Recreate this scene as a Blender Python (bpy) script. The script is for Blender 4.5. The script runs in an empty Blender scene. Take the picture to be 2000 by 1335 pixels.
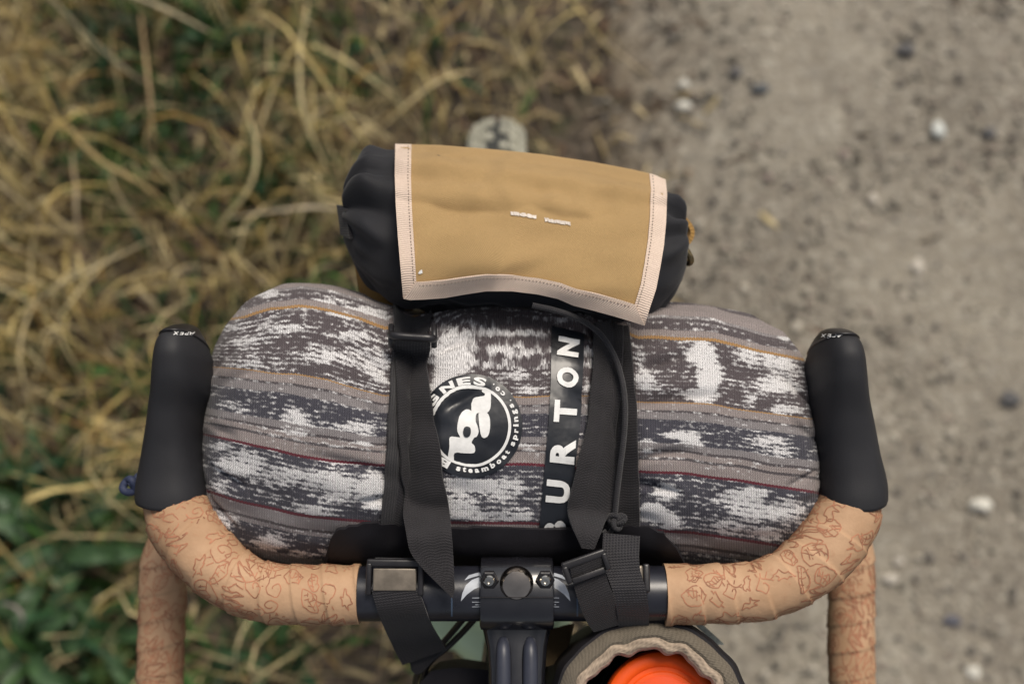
import bpy, bmesh, math, random
import numpy as np
from mathutils import Vector, Matrix
from mathutils.bvhtree import BVHTree

rnd = random.Random(7)
rng = np.random.default_rng(7)
R = math.radians
scene = bpy.context.scene

# ------------------------------------------------------------------ camera
TH = R(14.0)
CAM = np.array([0.0, -0.018, 1.679])
LENS = 40.0
F = LENS / 36.0 * 2000.0
cam_d = bpy.data.cameras.new("camera")
cam = bpy.data.objects.new("camera", cam_d)
scene.collection.objects.link(cam)
scene.camera = cam
cam.location = CAM.tolist()
cam.rotation_euler = (TH, 0, 0)
cam_d.lens = LENS
cam_d.sensor_width = 36
cam_d.clip_start = 0.02
cam_d.clip_end = 500
cam_d.dof.use_dof = True
cam_d.dof.focus_distance = 0.64
cam_d.dof.aperture_fstop = 3.8
cam_d.dof.aperture_blades = 9

# ------------------------------------------------------------------ sky, sun, exposure
SUN_EL, SUN_AZ = R(58), R(25)          # azimuth from +Y towards +X
w = bpy.data.worlds.new("World")
scene.world = w
w.use_nodes = True
nt = w.node_tree
nt.nodes.clear()
wo = nt.nodes.new("ShaderNodeOutputWorld")
bg = nt.nodes.new("ShaderNodeBackground")
sky = nt.nodes.new("ShaderNodeTexSky")
sky.sky_type = 'NISHITA'
sky.sun_disc = False
sky.sun_elevation = SUN_EL
sky.sun_rotation = SUN_AZ
sky.air_density = 1.0
sky.dust_density = 4.0
sky.ozone_density = 1.0
hs = nt.nodes.new("ShaderNodeHueSaturation")     # an overcast, whitish sky
hs.inputs['Saturation'].default_value = 0.38
nt.links.new(sky.outputs[0], hs.inputs['Color'])
nt.links.new(hs.outputs[0], bg.inputs[0])
bg.inputs[1].default_value = 0.075
nt.links.new(bg.outputs[0], wo.inputs[0])
sd = bpy.data.lights.new("sun", 'SUN')
sd.energy = 2.1
sd.angle = R(24)
sd.color = (1.0, 0.90, 0.77)
sun = bpy.data.objects.new("sun", sd)
scene.collection.objects.link(sun)
sdir = Vector((math.sin(SUN_AZ) * math.cos(SUN_EL), math.cos(SUN_AZ) * math.cos(SUN_EL), math.sin(SUN_EL)))
sun.rotation_euler = (-sdir).to_track_quat('-Z', 'Y').to_euler()
scene.view_settings.view_transform = 'Standard'
scene.view_settings.look = 'None'
scene.view_settings.exposure = 0.35
scene.view_settings.gamma = 1.0

# ------------------------------------------------------------------ projection helpers
cD = np.array([0, math.sin(TH), -math.cos(TH)])
cU = np.array([0, math.cos(TH), math.sin(TH)])
cX = np.array([1.0, 0, 0])


def ray(px, py):
    v = cD + (px - 1000.0) / F * cX + (667.5 - py) / F * cU
    return v


def P(px, py, z):
    v = ray(px, py)
    return CAM + v * ((z - CAM[2]) / v[2])


def proj(p):
    r = np.asarray(p, float) - CAM
    d = r @ cD
    return 1000 + F * (r @ cX) / d, 667.5 - F * (r @ cU) / d


# ------------------------------------------------------------------ object helpers
def link(o, parent=None):
    scene.collection.objects.link(o)
    if parent is not None:
        o.parent = parent
    return o


def tag(o, label=None, cat=None, group=None, kind=None):
    if label: o['label'] = label
    if cat: o['category'] = cat
    if group: o['group'] = group
    if kind: o['kind'] = kind
    return o


def thing(name, label, cat, group=None, loc=(0, 0, 0)):
    o = bpy.data.objects.new(name, None)
    o.empty_display_size = 0.02
    link(o)
    o.location = loc
    return tag(o, label, cat, group)


def mesh_obj(name, verts, faces, mat, parent=None, smooth=True, uv=None, attrs=None):
    me = bpy.data.meshes.new(name)
    V = np.asarray(verts, dtype=np.float32).reshape(-1, 3)
    q = parent
    while q is not None:
        V = V - np.array(q.location, dtype=np.float32); q = q.parent
    if isinstance(faces, np.ndarray):
        n = faces.shape[0]; k = faces.shape[1]
        me.vertices.add(len(V)); me.vertices.foreach_set("co", V.ravel())
        me.loops.add(n * k); me.loops.foreach_set("vertex_index", faces.astype(np.int32).ravel())
        me.polygons.add(n)
        me.polygons.foreach_set("loop_start", np.arange(0, n * k, k, dtype=np.int32))
        me.update(calc_edges=True)
    else:
        me.from_pydata(V.tolist(), [], faces)
        me.update()
    if uv is not None:
        l = me.uv_layers.new(name="UVMap")
        vi = np.empty(len(me.loops), dtype=np.int32)
        me.loops.foreach_get("vertex_index", vi)
        l.data.foreach_set("uv", np.asarray(uv, dtype=np.float32)[vi].ravel())
    if attrs:
        for an, (typ, arr) in attrs.items():
            a = me.attributes.new(an, typ, 'POINT')
            if typ == 'FLOAT':
                a.data.foreach_set("value", np.asarray(arr, dtype=np.float32).ravel())
            else:
                a.data.foreach_set("color", np.asarray(arr, dtype=np.float32).ravel())
    me.validate()
    if smooth:
        me.polygons.foreach_set("use_smooth", [True] * len(me.polygons))
    if mat is not None:
        me.materials.append(mat)
    return link(bpy.data.objects.new(name, me), parent)


def grid_faces(n, m, closed_v=False):
    i = np.arange(n - 1)[:, None]
    mm = m if closed_v else m - 1
    j = np.arange(mm)[None, :]
    j2 = (j + 1) % m
    a = i * m + j; b = i * m + j2; c = (i + 1) * m + j2; d = (i + 1) * m + j
    return np.stack([a, b, c, d], -1).reshape(-1, 4)


def grid_normals(G):
    du = np.gradient(G, axis=0); dv = np.gradient(G, axis=1)
    n = np.cross(du, dv)
    n /= np.linalg.norm(n, axis=2, keepdims=True) + 1e-12
    return n


def slab(name, G, th, mat, parent=None, up=None, uvscale=1.0):
    """solid sheet: G (n,m,3) is the outer surface, thickness goes inwards"""
    n, m, _ = G.shape
    N = grid_normals(G)
    flip = False
    upv = np.array([0, 0, 1.0]) if up is None else np.asarray(up, float)
    if (N @ upv).mean() < 0:
        N = -N; flip = True
    B = G - N * th
    V = np.concatenate([G.reshape(-1, 3), B.reshape(-1, 3)])
    f = grid_faces(n, m)
    top = f[:, ::-1] if flip else f
    bot = (f if flip else f[:, ::-1]) + n * m
    per = [(0, j) for j in range(m)] + [(i, m - 1) for i in range(1, n)] + [(n - 1, j) for j in range(m - 2, -1, -1)] + [(i, 0) for i in range(n - 2, 0, -1)]
    idx = np.array([a * m + b for a, b in per])
    nx = np.roll(idx, -1)
    side = np.stack([idx, idx + n * m, nx + n * m, nx], -1)
    if flip: side = side[:, ::-1]
    faces = np.concatenate([top, bot, side])
    su = np.zeros((n, m)); sv = np.zeros((n, m))
    su[1:] = np.cumsum(np.linalg.norm(np.diff(G, axis=0), axis=2), axis=0)
    sv[:, 1:] = np.cumsum(np.linalg.norm(np.diff(G, axis=1), axis=2), axis=1)
    uv = np.stack([sv.ravel(), su.ravel()], -1) * uvscale
    uv = np.concatenate([uv, uv])
    o = mesh_obj(name, V, faces, mat, parent, uv=uv)
    if hasattr(o.data, "set_sharp_from_angle"):
        o.data.set_sharp_from_angle(angle=R(50))
    return o


def catmull(pts, n):
    pts = np.asarray(pts, float)
    k = len(pts)
    seg = np.linalg.norm(np.diff(pts[:, :3], axis=0), axis=1)
    t = np.concatenate([[0], np.cumsum(np.maximum(seg, 1e-6) ** 0.5)])
    # monotone-ish cubic through natural tangents
    ts = np.linspace(0, t[-1], n)
    m = np.zeros_like(pts)
    for i in range(k):
        a = max(i - 1, 0); b = min(i + 1, k - 1)
        m[i] = (pts[b] - pts[a]) / (t[b] - t[a])
    out = np.zeros((n, pts.shape[1]))
    for q, tt in enumerate(ts):
        i = min(max(int(np.searchsorted(t, tt, side='right')) - 1, 0), k - 2)
        h = t[i + 1] - t[i]; s = (tt - t[i]) / h
        out[q] = ((2 * s**3 - 3 * s**2 + 1) * pts[i] + (s**3 - 2 * s**2 + s) * h * m[i]
                  + (-2 * s**3 + 3 * s**2) * pts[i + 1] + (s**3 - s**2) * h * m[i + 1])
    return out


class Tube:
    """centreline with radii; rf(s, a) scales the radius"""
    def __init__(self, pts, rad, n=60, rf=None, up=(0, 0, 1), sx=1.0):
        pts = np.asarray(pts, float)
        rad = np.broadcast_to(np.asarray(rad, float), (len(pts),))
        c = catmull(np.concatenate([pts, rad[:, None]], 1), n)
        self.c = c[:, :3]; self.r = c[:, 3]; self.n = n
        T = np.gradient(self.c, axis=0)
        T /= np.linalg.norm(T, axis=1, keepdims=True)
        u = np.asarray(up, float)
        A = []
        a = u - T[0] * (u @ T[0]); a /= np.linalg.norm(a)
        for i in range(n):
            a = a - T[i] * (a @ T[i]); a /= np.linalg.norm(a)
            A.append(a)
        self.T = T; self.A = np.array(A); self.B = np.cross(T, self.A)
        self.s = np.concatenate([[0], np.cumsum(np.linalg.norm(np.diff(self.c, axis=0), axis=1))])
        self.rf = rf or (lambda s, a: 1.0); self.sx = sx

    def surf(self, s, a, off=0.0):
        f = np.clip(np.interp(s, self.s, np.arange(self.n)), 0, self.n - 1.0001)
        i = np.asarray(f).astype(int); fr = (np.asarray(f) - i)[..., None]
        def L(X): return X[i] * (1 - fr) + X[i + 1] * fr
        c, A, B = L(self.c), L(self.A), L(self.B)
        r = (self.r[i] * (1 - fr[..., 0]) + self.r[i + 1] * fr[..., 0]) * self.rf(s, a) + off
        return c + r[..., None] * (A * np.cos(a)[..., None] + B * self.sx * np.sin(a)[..., None])

    def build(self, name, mat, parent=None, m=24, caps=True, rings=None):
        k = rings or self.n
        S = np.linspace(0, self.s[-1], k)[:, None] * np.ones((1, m))
        A = np.linspace(0, 2 * math.pi, m, endpoint=False)[None, :] * np.ones((k, 1))
        G = self.surf(S, A)
        f = grid_faces(k, m, True)[:, ::-1]
        V = G.reshape(-1, 3)
        faces = f.tolist()
        if caps:
            faces += [list(range(m)), [(k - 1) * m + q for q in range(m - 1, -1, -1)]]
        uv = np.stack([A.ravel() * self.r.mean(), S.ravel()], -1)
        o = mesh_obj(name, V, faces, mat, parent, uv=uv)
        o.data.set_sharp_from_angle(angle=R(45))
        return o


def tube(name, pts, rad, mat, parent=None, n=40, m=16, **k):
    return Tube(pts, rad, n, **k).build(name, mat, parent, m)


def rbox(name, size, mat, parent=None, M=None, bev=0.001, seg=2):
    bm = bmesh.new()
    bmesh.ops.create_cube(bm, size=1)
    bmesh.ops.scale(bm, vec=size, verts=bm.verts)
    bmesh.ops.bevel(bm, geom=bm.edges[:], offset=bev, segments=seg, profile=0.6, affect='EDGES')
    if M is not None: bmesh.ops.transform(bm, matrix=M, verts=bm.verts)
    V = [v.co[:] for v in bm.verts]; Fc = [[v.index for v in f.verts] for f in bm.faces]
    bm.free()
    o = mesh_obj(name, V, Fc, mat, parent)
    o.data.set_sharp_from_angle(angle=R(40))
    return o


def frame_M(pos, x, y):
    x = Vector(x).normalized(); y = Vector(y); y = (y - x * y.dot(x)).normalized(); z = x.cross(y)
    M = Matrix((x, y, z)).transposed().to_4x4(); M.translation = Vector(pos)
    return M


def lathe(name, prof, mat, parent=None, M=None, m=48):
    k = len(prof)
    V = []
    for r, z in prof:
        for j in range(m):
            a = 2 * math.pi * j / m
            V.append((r * math.cos(a), r * math.sin(a), z))
    faces = grid_faces(k, m, True).tolist() + [[j for j in range(m - 1, -1, -1)], [(k - 1) * m + j for j in range(m)]]
    if M is not None: V = [(M @ Vector(v))[:] for v in V]
    o = mesh_obj(name, V, faces, mat, parent)
    o.data.set_sharp_from_angle(angle=R(35))
    return o


# smooth value noise in numpy
def vnoise(x, y, seed=0):
    x = np.asarray(x, float); y = np.asarray(y, float)
    xi = np.floor(x).astype(np.int64); yi = np.floor(y).astype(np.int64)
    xf = x - xi; yf = y - yi
    def h(a, b):
        n = (a * 374761393 + b * 668265263 + seed * 974634777) & 0x7fffffff
        n = ((n ^ (n >> 13)) * 1274126177) & 0x7fffffff
        return ((n ^ (n >> 16)) & 0xffff) / 65535.0
    u = xf * xf * (3 - 2 * xf); v = yf * yf * (3 - 2 * yf)
    return (h(xi, yi) * (1 - u) + h(xi + 1, yi) * u) * (1 - v) + (h(xi, yi + 1) * (1 - u) + h(xi + 1, yi + 1) * u) * v - 0.5


# ------------------------------------------------------------------ materials
class NT:
    def __init__(self, name):
        self.m = bpy.data.materials.new(name); self.m.use_nodes = True
        self.t = self.m.node_tree
        self.b = self.t.nodes["Principled BSDF"]
        self.out = self.t.nodes["Material Output"]
    def n(self, typ, **k):
        x = self.t.nodes.new(typ)
        for a, v in k.items(): setattr(x, a, v)
        return x
    def l(self, a, b): self.t.links.new(a, b)
    def setin(self, node, i, v):
        if isinstance(v, bpy.types.NodeSocket): self.l(v, node.inputs[i])
        else: node.inputs[i].default_value = v
    def math(self, op, a, b=0.0, c=0.0, clamp=False):
        x = self.n("ShaderNodeMath", operation=op); x.use_clamp = clamp
        self.setin(x, 0, a); self.setin(x, 1, b)
        if op in ('MULTIPLY_ADD', 'SMOOTH_MIN', 'WRAP'): self.setin(x, 2, c)
        return x.outputs[0]
    def sstep(self, v, lo, hi):
        x = self.n("ShaderNodeMapRange", interpolation_type='SMOOTHSTEP')
        self.setin(x, 0, v); x.inputs[1].default_value = lo; x.inputs[2].default_value = hi
        return x.outputs[0]
    def mix(self, f, a, b, mode='MIX'):
        x = self.n("ShaderNodeMix", data_type='RGBA', blend_type=mode)
        self.setin(x, 0, f)
        for i, v in ((6, a), (7, b)):
            if isinstance(v, bpy.types.NodeSocket): self.l(v, x.inputs[i])
            else: x.inputs[i].default_value = (*v[:3], 1)
        return x.outputs[2]
    def noise(self, vec, scale, detail=3, rough=.5, dims='3D', typ='FBM'):
        x = self.n("ShaderNodeTexNoise", noise_dimensions=dims)
        if vec is not None: self.l(vec, x.inputs['Vector'])
        x.inputs['Scale'].default_value = scale; x.inputs['Detail'].default_value = detail; x.inputs['Roughness'].default_value = rough
        return x.outputs[0]
    def obj(self): return self.n("ShaderNodeTexCoord").outputs['Object']
    def uv(self): return self.n("ShaderNodeTexCoord").outputs['UV']
    def sep(self, v):
        x = self.n("ShaderNodeSeparateXYZ"); self.l(v, x.inputs[0]); return x.outputs
    def comb(self, a, b, c=0.0):
        x = self.n("ShaderNodeCombineXYZ"); self.setin(x, 0, a); self.setin(x, 1, b); self.setin(x, 2, c); return x.outputs[0]
    def bump(self, h, strength=.3, dist=.001, normal=None):
        x = self.n("ShaderNodeBump"); x.inputs['Strength'].default_value = strength; x.inputs['Distance'].default_value = dist
        self.l(h, x.inputs['Height'])
        if normal is not None: self.l(normal, x.inputs['Normal'])
        self.l(x.outputs[0], self.b.inputs['Normal']); return x.outputs[0]
    def col(self, c): self.setin(self.b, 'Base Color', c if isinstance(c, bpy.types.NodeSocket) else (*c[:3], 1))
    def p(self, **k):
        for a, v in k.items(): self.setin(self.b, a.replace('_', ' '), v)


def s2l(r, g, b):
    f = lambda c: ((c / 255 + .055) / 1.055) ** 2.4 if c > 10 else c / 255 / 12.92
    return (f(r), f(g), f(b))


def simple(name, col, rough=.5, metal=0.0, var=.15, scale=60, bump=0.0, bscale=400, bdist=.0004, spec=.5, coat=0.0, sheen=0.0):
    k = NT(name)
    o = k.obj()
    n = k.noise(o, scale, 4, .6)
    f = k.sstep(n, .25, .75)
    k.col(k.mix(f, [c * (1 - var) for c in col], [min(1, c * (1 + var)) for c in col]))
    k.p(Roughness=k.math('MULTIPLY_ADD', n, .25, rough - .12), Metallic=metal)
    k.b.inputs['Specular IOR Level'].default_value = spec
    k.b.inputs['Coat Weight'].default_value = coat
    k.b.inputs['Sheen Weight'].default_value = sheen
    if bump: k.bump(k.noise(o, bscale, 2, .5), bump, bdist)
    return k.m


def webbing(name, col, pitch=.0016, rough=.75, spec=.3):
    """woven strap: fine slanted ribs along the strap"""
    k = NT(name)
    s = k.sep(k.uv())
    a = k.math('SINE', k.math('MULTIPLY', k.math('ADD', s[1], k.math('MULTIPLY', s[0], .15)), 2 * math.pi / pitch))
    c = k.math('SINE', k.math('MULTIPLY', s[0], 2 * math.pi / (pitch * 1.1)))
    h = k.math('ADD', k.math('MULTIPLY', a, .6), k.math('MULTIPLY', k.math('MULTIPLY', a, c), .5))
    n = k.noise(k.obj(), 90, 4, .6)
    f = k.math('ADD', k.math('MULTIPLY', h, .22), k.math('MULTIPLY', n, .9), clamp=True)
    k.col(k.mix(f, [x * .5 for x in col], [x * 1.7 for x in col]))
    k.p(Roughness=rough)
    k.b.inputs['Specular IOR Level'].default_value = spec
    k.b.inputs['Sheen Weight'].default_value = .15
    k.bump(h, .5, .0004)
    return k.m


def canvas(name, col, pitch=.0011, var=.22, rough=.85, stain=None):
    """plain-weave canvas"""
    k = NT(name)
    s = k.sep(k.uv())
    a = k.math('SINE', k.math('MULTIPLY', s[0], 2 * math.pi / pitch))
    b = k.math('SINE', k.math('MULTIPLY', s[1], 2 * math.pi / pitch))
    h = k.math('MULTIPLY', a, b)
    nz = k.noise(k.obj(), 900, 2, .7)
    n = k.noise(k.obj(), 18, 4, .55)
    f = k.math('ADD', k.math('MULTIPLY', h, .16), k.math('MULTIPLY', k.math('ADD', n, nz), .5), clamp=True)
    c = k.mix(f, [x * (1 - var) for x in col], [x * (1 + var) for x in col])
    k.col(c)
    k.p(Roughness=rough)
    k.b.inputs['Specular IOR Level'].default_value = .2
    k.b.inputs['Sheen Weight'].default_value = .1
    n2 = k.noise(k.obj(), 35, 3, .5)
    b1 = k.n("ShaderNodeBump"); b1.inputs['Strength'].default_value = .25; b1.inputs['Distance'].default_value = .002
    k.l(n2, b1.inputs['Height'])
    k.bump(k.math('ADD', h, nz), .45, .0004, b1.outputs[0])
    return k.m


M = {}
M['black_cloth'] = simple("black_nylon", (.013, .012, .015), .65, var=.3, scale=30, bump=.3, bscale=1400, spec=.25)
M['navy_cloth'] = simple("navy_black_nylon", (.012, .0125, .016), .75, var=.25, scale=18, bump=.25, bscale=1500, spec=.35, sheen=.1)
M['webbing'] = webbing("black_webbing", (.0165, .015, .017))
M['webbing_dark'] = webbing("dark_webbing", (.014, .013, .016), rough=.6)
M['plastic'] = simple("black_plastic", (.016, .015, .017), .35, var=.2, scale=80, bump=.1, bscale=700)
M['gloss_black'] = simple("gloss_black_paint", (.010, .010, .013), .22, var=.2, scale=60, spec=.6, coat=.5)
M['satin_metal'] = simple("worn_satin_buckle_plate", (.20, .17, .135), .34, metal=.45, var=.2, scale=120, bump=.15, bscale=500)
M['bar_black'] = simple("satin_black_bar", (.016, .017, .024), .30, var=.25, scale=50, spec=.6, bump=.05)
M['steel'] = simple("bolt_steel", (.55, .52, .46), .18, metal=1.0, var=.1)
M['rubber'] = simple("hood_rubber", (.0210, .0212, .0245), .62, var=.12, scale=25, bump=.3, bscale=1500, bdist=.0003, spec=.35)
M['white_print'] = simple("white_print", (.74, .74, .73), .5, var=.08, scale=300)
M['grey_print'] = simple("pale_grey_print", (.42, .45, .50), .4, var=.1, scale=200)
M['badge_black'] = simple("badge_film", (.014, .016, .021), .32, var=.3, scale=40, bump=.25, bscale=90, bdist=.002, spec=.5)
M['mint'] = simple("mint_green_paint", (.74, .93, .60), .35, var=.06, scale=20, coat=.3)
M['orange'] = simple("orange_plastic", (.80, .088, .005), .55, spec=.3, var=.08, scale=60, bump=.1, bscale=300)
M['orange_lid'] = simple("orange_red_plastic", (.74, .075, .010), .6, spec=.3, var=.08, scale=60, bump=.1, bscale=300)
M['tan_canvas'] = canvas("tan_canvas", (.395, .262, .118), var=.3)
M['ochre_cloth'] = canvas("ochre_cloth", (.30, .175, .055), pitch=.002)
M['ochre_dark'] = canvas("brown_canvas", (.12, .085, .045), pitch=.0015)
M['grey_mesh'] = canvas("grey_mesh_cloth", (.135, .115, .088), pitch=.0026, var=.5)
M['beige_bind'] = webbing("beige_grosgrain", (.33, .26, .195), pitch=.003)
M['lining'] = simple("dark_lining", (.010, .008, .010), .8)
M['navy_cord'] = simple("navy_cord", (.025, .035, .08), .7, bump=.4, bscale=900)
M['black_cord'] = webbing("black_cord", (.022, .021, .024), pitch=.0012, rough=.6)
M['brass'] = simple("aged_brass", (.22, .17, .09), .35, metal=.9, var=.4, scale=300)
M['stitch'] = simple("dark_stitch", (.20, .15, .12), .8)
M['thread'] = simple("white_thread", (.72, .66, .60), .8)
M['tyre'] = simple("dusty_tyre", (.42, .41, .33), .85, var=.25, scale=60, bump=.4, bscale=400)
M['tyre_dark'] = simple("dusty_tyre_casing", (.030, .032, .030), .85, var=.4, scale=90, bump=.4, bscale=400)


def grosgrain():
    k = NT("ribbed_pinkish_binding")
    s = k.sep(k.uv())
    h = k.math('SINE', k.math('MULTIPLY', s[1], 2 * math.pi / .00135))
    n = k.noise(k.obj(), 40, 3, .5)
    nz = k.noise(k.obj(), 1200, 1, .5)
    f = k.math('ADD', k.math('MULTIPLY_ADD', h, .16, .1), k.math('MULTIPLY', k.math('ADD', n, nz), .4), clamp=True)
    k.col(k.mix(f, (.46, .34, .27), (.86, .72, .61)))
    k.p(Roughness=.7); k.b.inputs['Specular IOR Level'].default_value = .25
    k.bump(h, .5, .0004)
    return k.m


M['binding'] = grosgrain()


def tape_mat():
    k = NT("peach_bar_tape")
    o = k.obj()
    n = k.noise(o, 28, 5, .6)
    n2 = k.noise(o, 260, 3, .6)
    c = k.mix(k.sstep(n, .3, .75), (.40, .245, .140), (.52, .335, .205))
    c = k.mix(k.math('MULTIPLY', k.sstep(n2, .52, .8), .35), c, (.40, .20, .11))
    d = k.noise(o, 12, 5, .7)
    c = k.mix(k.math('MULTIPLY', k.sstep(d, .58, .8), .45), c, (.28, .19, .13))   # grime
    k.col(c); k.p(Roughness=.72)
    k.b.inputs['Specular IOR Level'].default_value = .3
    k.bump(k.math('ADD', k.math('MULTIPLY', n2, .4), k.noise(o, 90, 3, .6)), .35, .0015)
    return k.m


M['tape'] = tape_mat()
M['tape_print'] = simple("rust_red_print", (.38, .17, .095), .75, var=.35, scale=150)


# ------------------------------------------------------------------ GROUND
def ground_mats():
    k = NT("verge_soil"); o = k.obj()
    n = k.noise(o, 7, 6, .65); n2 = k.noise(o, 60, 4, .65)
    c = k.mix(k.sstep(n, .35, .65), (.035, .028, .021), (.080, .062, .045))
    c = k.mix(k.sstep(n2, .45, .7), c, (.16, .125, .09))
    g = k.noise(o, 11, 4, .6)
    c = k.mix(k.math('MULTIPLY', k.sstep(g, .5, .7), .6), c, (.035, .055, .018))
    k.col(c); k.p(Roughness=.95); k.bump(k.math('ADD', n2, n), .8, .02)
    a = k.m
    k = NT("grey_brown_path"); o = k.obj()
    n = k.noise(o, 3.2, 5, .6); n2 = k.noise(o, 62, 4, .7); n3 = k.noise(o, 110, 3, .7); n4 = k.noise(o, 34, 4, .65)
    c = k.mix(k.sstep(n, .35, .68), (.200, .175, .138), (.300, .268, .212))
    c = k.mix(k.sstep(n2, .38, .68), c, (.40, .36, .30), 'MIX') if False else k.mix(k.math('MULTIPLY', k.sstep(n2, .46, .66), .75), c, (.42, .39, .325))
    c = k.mix(k.math('MULTIPLY', k.sstep(n4, .50, .70), .55), c, (.14, .125, .105))
    c = k.mix(k.math('MULTIPLY', k.sstep(n3, .5, .75), .5), c, (.10, .09, .09))
    ed = k.n("ShaderNodeAttribute", attribute_name="edge").outputs['Fac']
    f = k.sstep(k.math('ADD', ed, k.math('MULTIPLY', k.math('SUBTRACT', k.noise(o, 9, 5, .65), .5), .42)), -.02, .16)
    lit = k.mix(k.sstep(n2, .4, .65), (.13, .105, .075), (.27, .23, .17))
    c = k.mix(f, lit, c)
    k.col(c); k.p(Roughness=.92); k.bump(k.math('ADD', n2, n3), .8, .008)
    return a, k.m


soil_m, path_m = ground_mats()
EDGE = lambda y: 0.15 + 0.03 * np.sin(y * 3.1 + .5) + 0.02 * np.sin(y * 8.3)    # x where the path begins


def flat(name, x0, x1, y0, y1, z, mat, n=2, hfun=None):
    xs = np.linspace(x0, x1, n); ys = np.linspace(y0, y1, n)
    X, Y = np.meshgrid(xs, ys, indexing='ij')
    Z = np.full_like(X, z) if hfun is None else z + hfun(X, Y)
    V = np.stack([X, Y, Z], -1).reshape(-1, 3)
    return mesh_obj(name, V, grid_faces(n, n), mat)


g = flat("ground", -60, 60, -60, 60, -.02, soil_m)
tag(g, kind='structure')
ys = np.concatenate([np.linspace(-60, -2, 30), np.linspace(-1.9, 2.9, 160), np.linspace(3, 60, 30)])
tt = np.concatenate([np.linspace(0, 1, 90) ** 1.0 * 1.6, np.array([2.5, 3.5, 4.5])])
X = EDGE(ys)[:, None] + tt[None, :]
Y = ys[:, None] * np.ones_like(X)
H = vnoise(X * 9, Y * 9, 3) * .012 + vnoise(X * 40, Y * 40, 5) * .005
ramp = np.clip(tt / .25, 0, 1)[None, :]
V = np.stack([X, Y, -.018 + .020 * ramp + H * ramp], -1).reshape(-1, 3)
pth = mesh_obj("path", V, grid_faces(len(ys), len(tt))[:, ::-1].copy(), path_m, attrs={'edge': ('FLOAT', np.repeat(tt[None, :], len(ys), 0))})
tag(pth, kind='structure')


def attr_mat(name, rough=.8, trans=0.0):
    k = NT(name)
    a = k.n("ShaderNodeAttribute", attribute_name="tint")
    n = k.noise(k.obj(), 60, 3, .6)
    c = k.mix(k.sstep(n, .3, .7), k.mix(1.0, a.outputs['Color'], (.6, .6, .6), 'MULTIPLY'), k.mix(1.0, a.outputs['Color'], (1, 1, 1), 'MULTIPLY'))
    k.col(c); k.p(Roughness=rough); k.b.inputs['Specular IOR Level'].default_value = .25
    return k.m


straw_m = attr_mat("dry_straw"); leaf_m = attr_mat("green_blade", .55); stone_m = attr_mat("stone_grit", .9)


def blades(name, N, region, Lr, wr, hr, z0r, cols, mat, weight=None, curl=.28, segs=7, dirs=None):
    xs, yl, out = [], [], []
    x = rng.uniform(region[0], region[1], N * 4); y = rng.uniform(region[2], region[3], N * 4)
    if weight is not None:
        keep = rng.uniform(0, 1, N * 4) < weight(x, y)
        x, y = x[keep], y[keep]
    x, y = x[:N], y[:N]; N = len(x)
    ang = rng.uniform(0, 2 * np.pi, N)
    if dirs is not None:
        pick = rng.integers(0, len(dirs), N)
        ang = np.where(rng.uniform(0, 1, N) < .6, np.array(dirs)[pick] + rng.normal(0, .35, N), ang)
    L = rng.uniform(*Lr, N) * rng.uniform(.6, 1, N); W = rng.uniform(*wr, N); Hh = rng.uniform(0, 1, N) ** 1.6 * (hr[1] - hr[0]) + hr[0]
    z0 = rng.uniform(*z0r, N); cu = rng.normal(0, curl, N); ph = rng.uniform(.3, .75, N)
    t = np.linspace(0, 1, segs)[None, :]
    a = ang[:, None] + cu[:, None] * (t - .5) + .07 * np.sin(t * 9 + ang[:, None] * 5)
    dx = np.cos(a); dy = np.sin(a)
    st = L[:, None] / (segs - 1)
    cx = x[:, None] + np.cumsum(dx * st, 1) - (dx * st)[:, :1] - (np.cos(ang) * L / 2)[:, None]
    cy = y[:, None] + np.cumsum(dy * st, 1) - (dy * st)[:, :1] - (np.sin(ang) * L / 2)[:, None]
    cz = z0[:, None] + Hh[:, None] * np.sin(np.pi * np.clip(t / (2 * ph[:, None]), 0, 1))
    wd = W[:, None] * np.clip(np.minimum(t * 5 + .35, (1 - t) * 2.2 + .08), 0, 1) / 2
    tilt = rng.normal(0, .5, N)[:, None]
    nx = -dy * np.cos(tilt); ny = dx * np.cos(tilt); nz = np.sin(tilt) * np.ones_like(nx)
    C = np.stack([cx, cy, cz], -1); Wv = np.stack([nx, ny, nz], -1) * wd[..., None]
    V = np.stack([C - Wv, C + Wv], 2)           # N,segs,2,3
    base = (np.arange(N) * segs * 2)[:, None]
    i = np.arange(segs - 1)[None, :] * 2
    f = np.stack([base + i, base + i + 1, base + i + 3, base + i + 2], -1).reshape(-1, 4)
    cc = np.array(cols)[rng.integers(0, len(cols), N)] * rng.uniform(.5, 1.2, (N, 1))
    cc = np.concatenate([cc, np.ones((N, 1))], 1)
    cc = np.repeat(cc[:, None, :], segs * 2, 1).reshape(-1, 4)
    o = mesh_obj(name, V.reshape(-1, 3), f, mat, attrs={'tint': ('FLOAT_COLOR', cc)})
    return o


def wgrass(x, y):        # how grassy the verge is
    e = EDGE(y)
    d = e - x
    return np.clip((d - .02) / .44, 0, 1) ** 1.1


def clump(x, y, s, seed, lo=-.1, hi=.25):
    return np.clip((vnoise(x * s, y * s, seed) - lo) / (hi - lo), 0, 1)


STRAW = [(.58, .44, .16), (.68, .54, .23), (.46, .29, .09), (.60, .49, .27), (.40, .31, .16), (.74, .62, .34)]
BROWN = [(.17, .105, .065), (.22, .15, .10), (.13, .10, .075), (.25, .20, .14)]
GREEN = [(.035, .085, .020), (.05, .12, .025), (.028, .06, .022), (.08, .12, .030), (.035, .095, .040)]
reg = (-1.5, .5, -1.2, 2.0)


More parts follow.
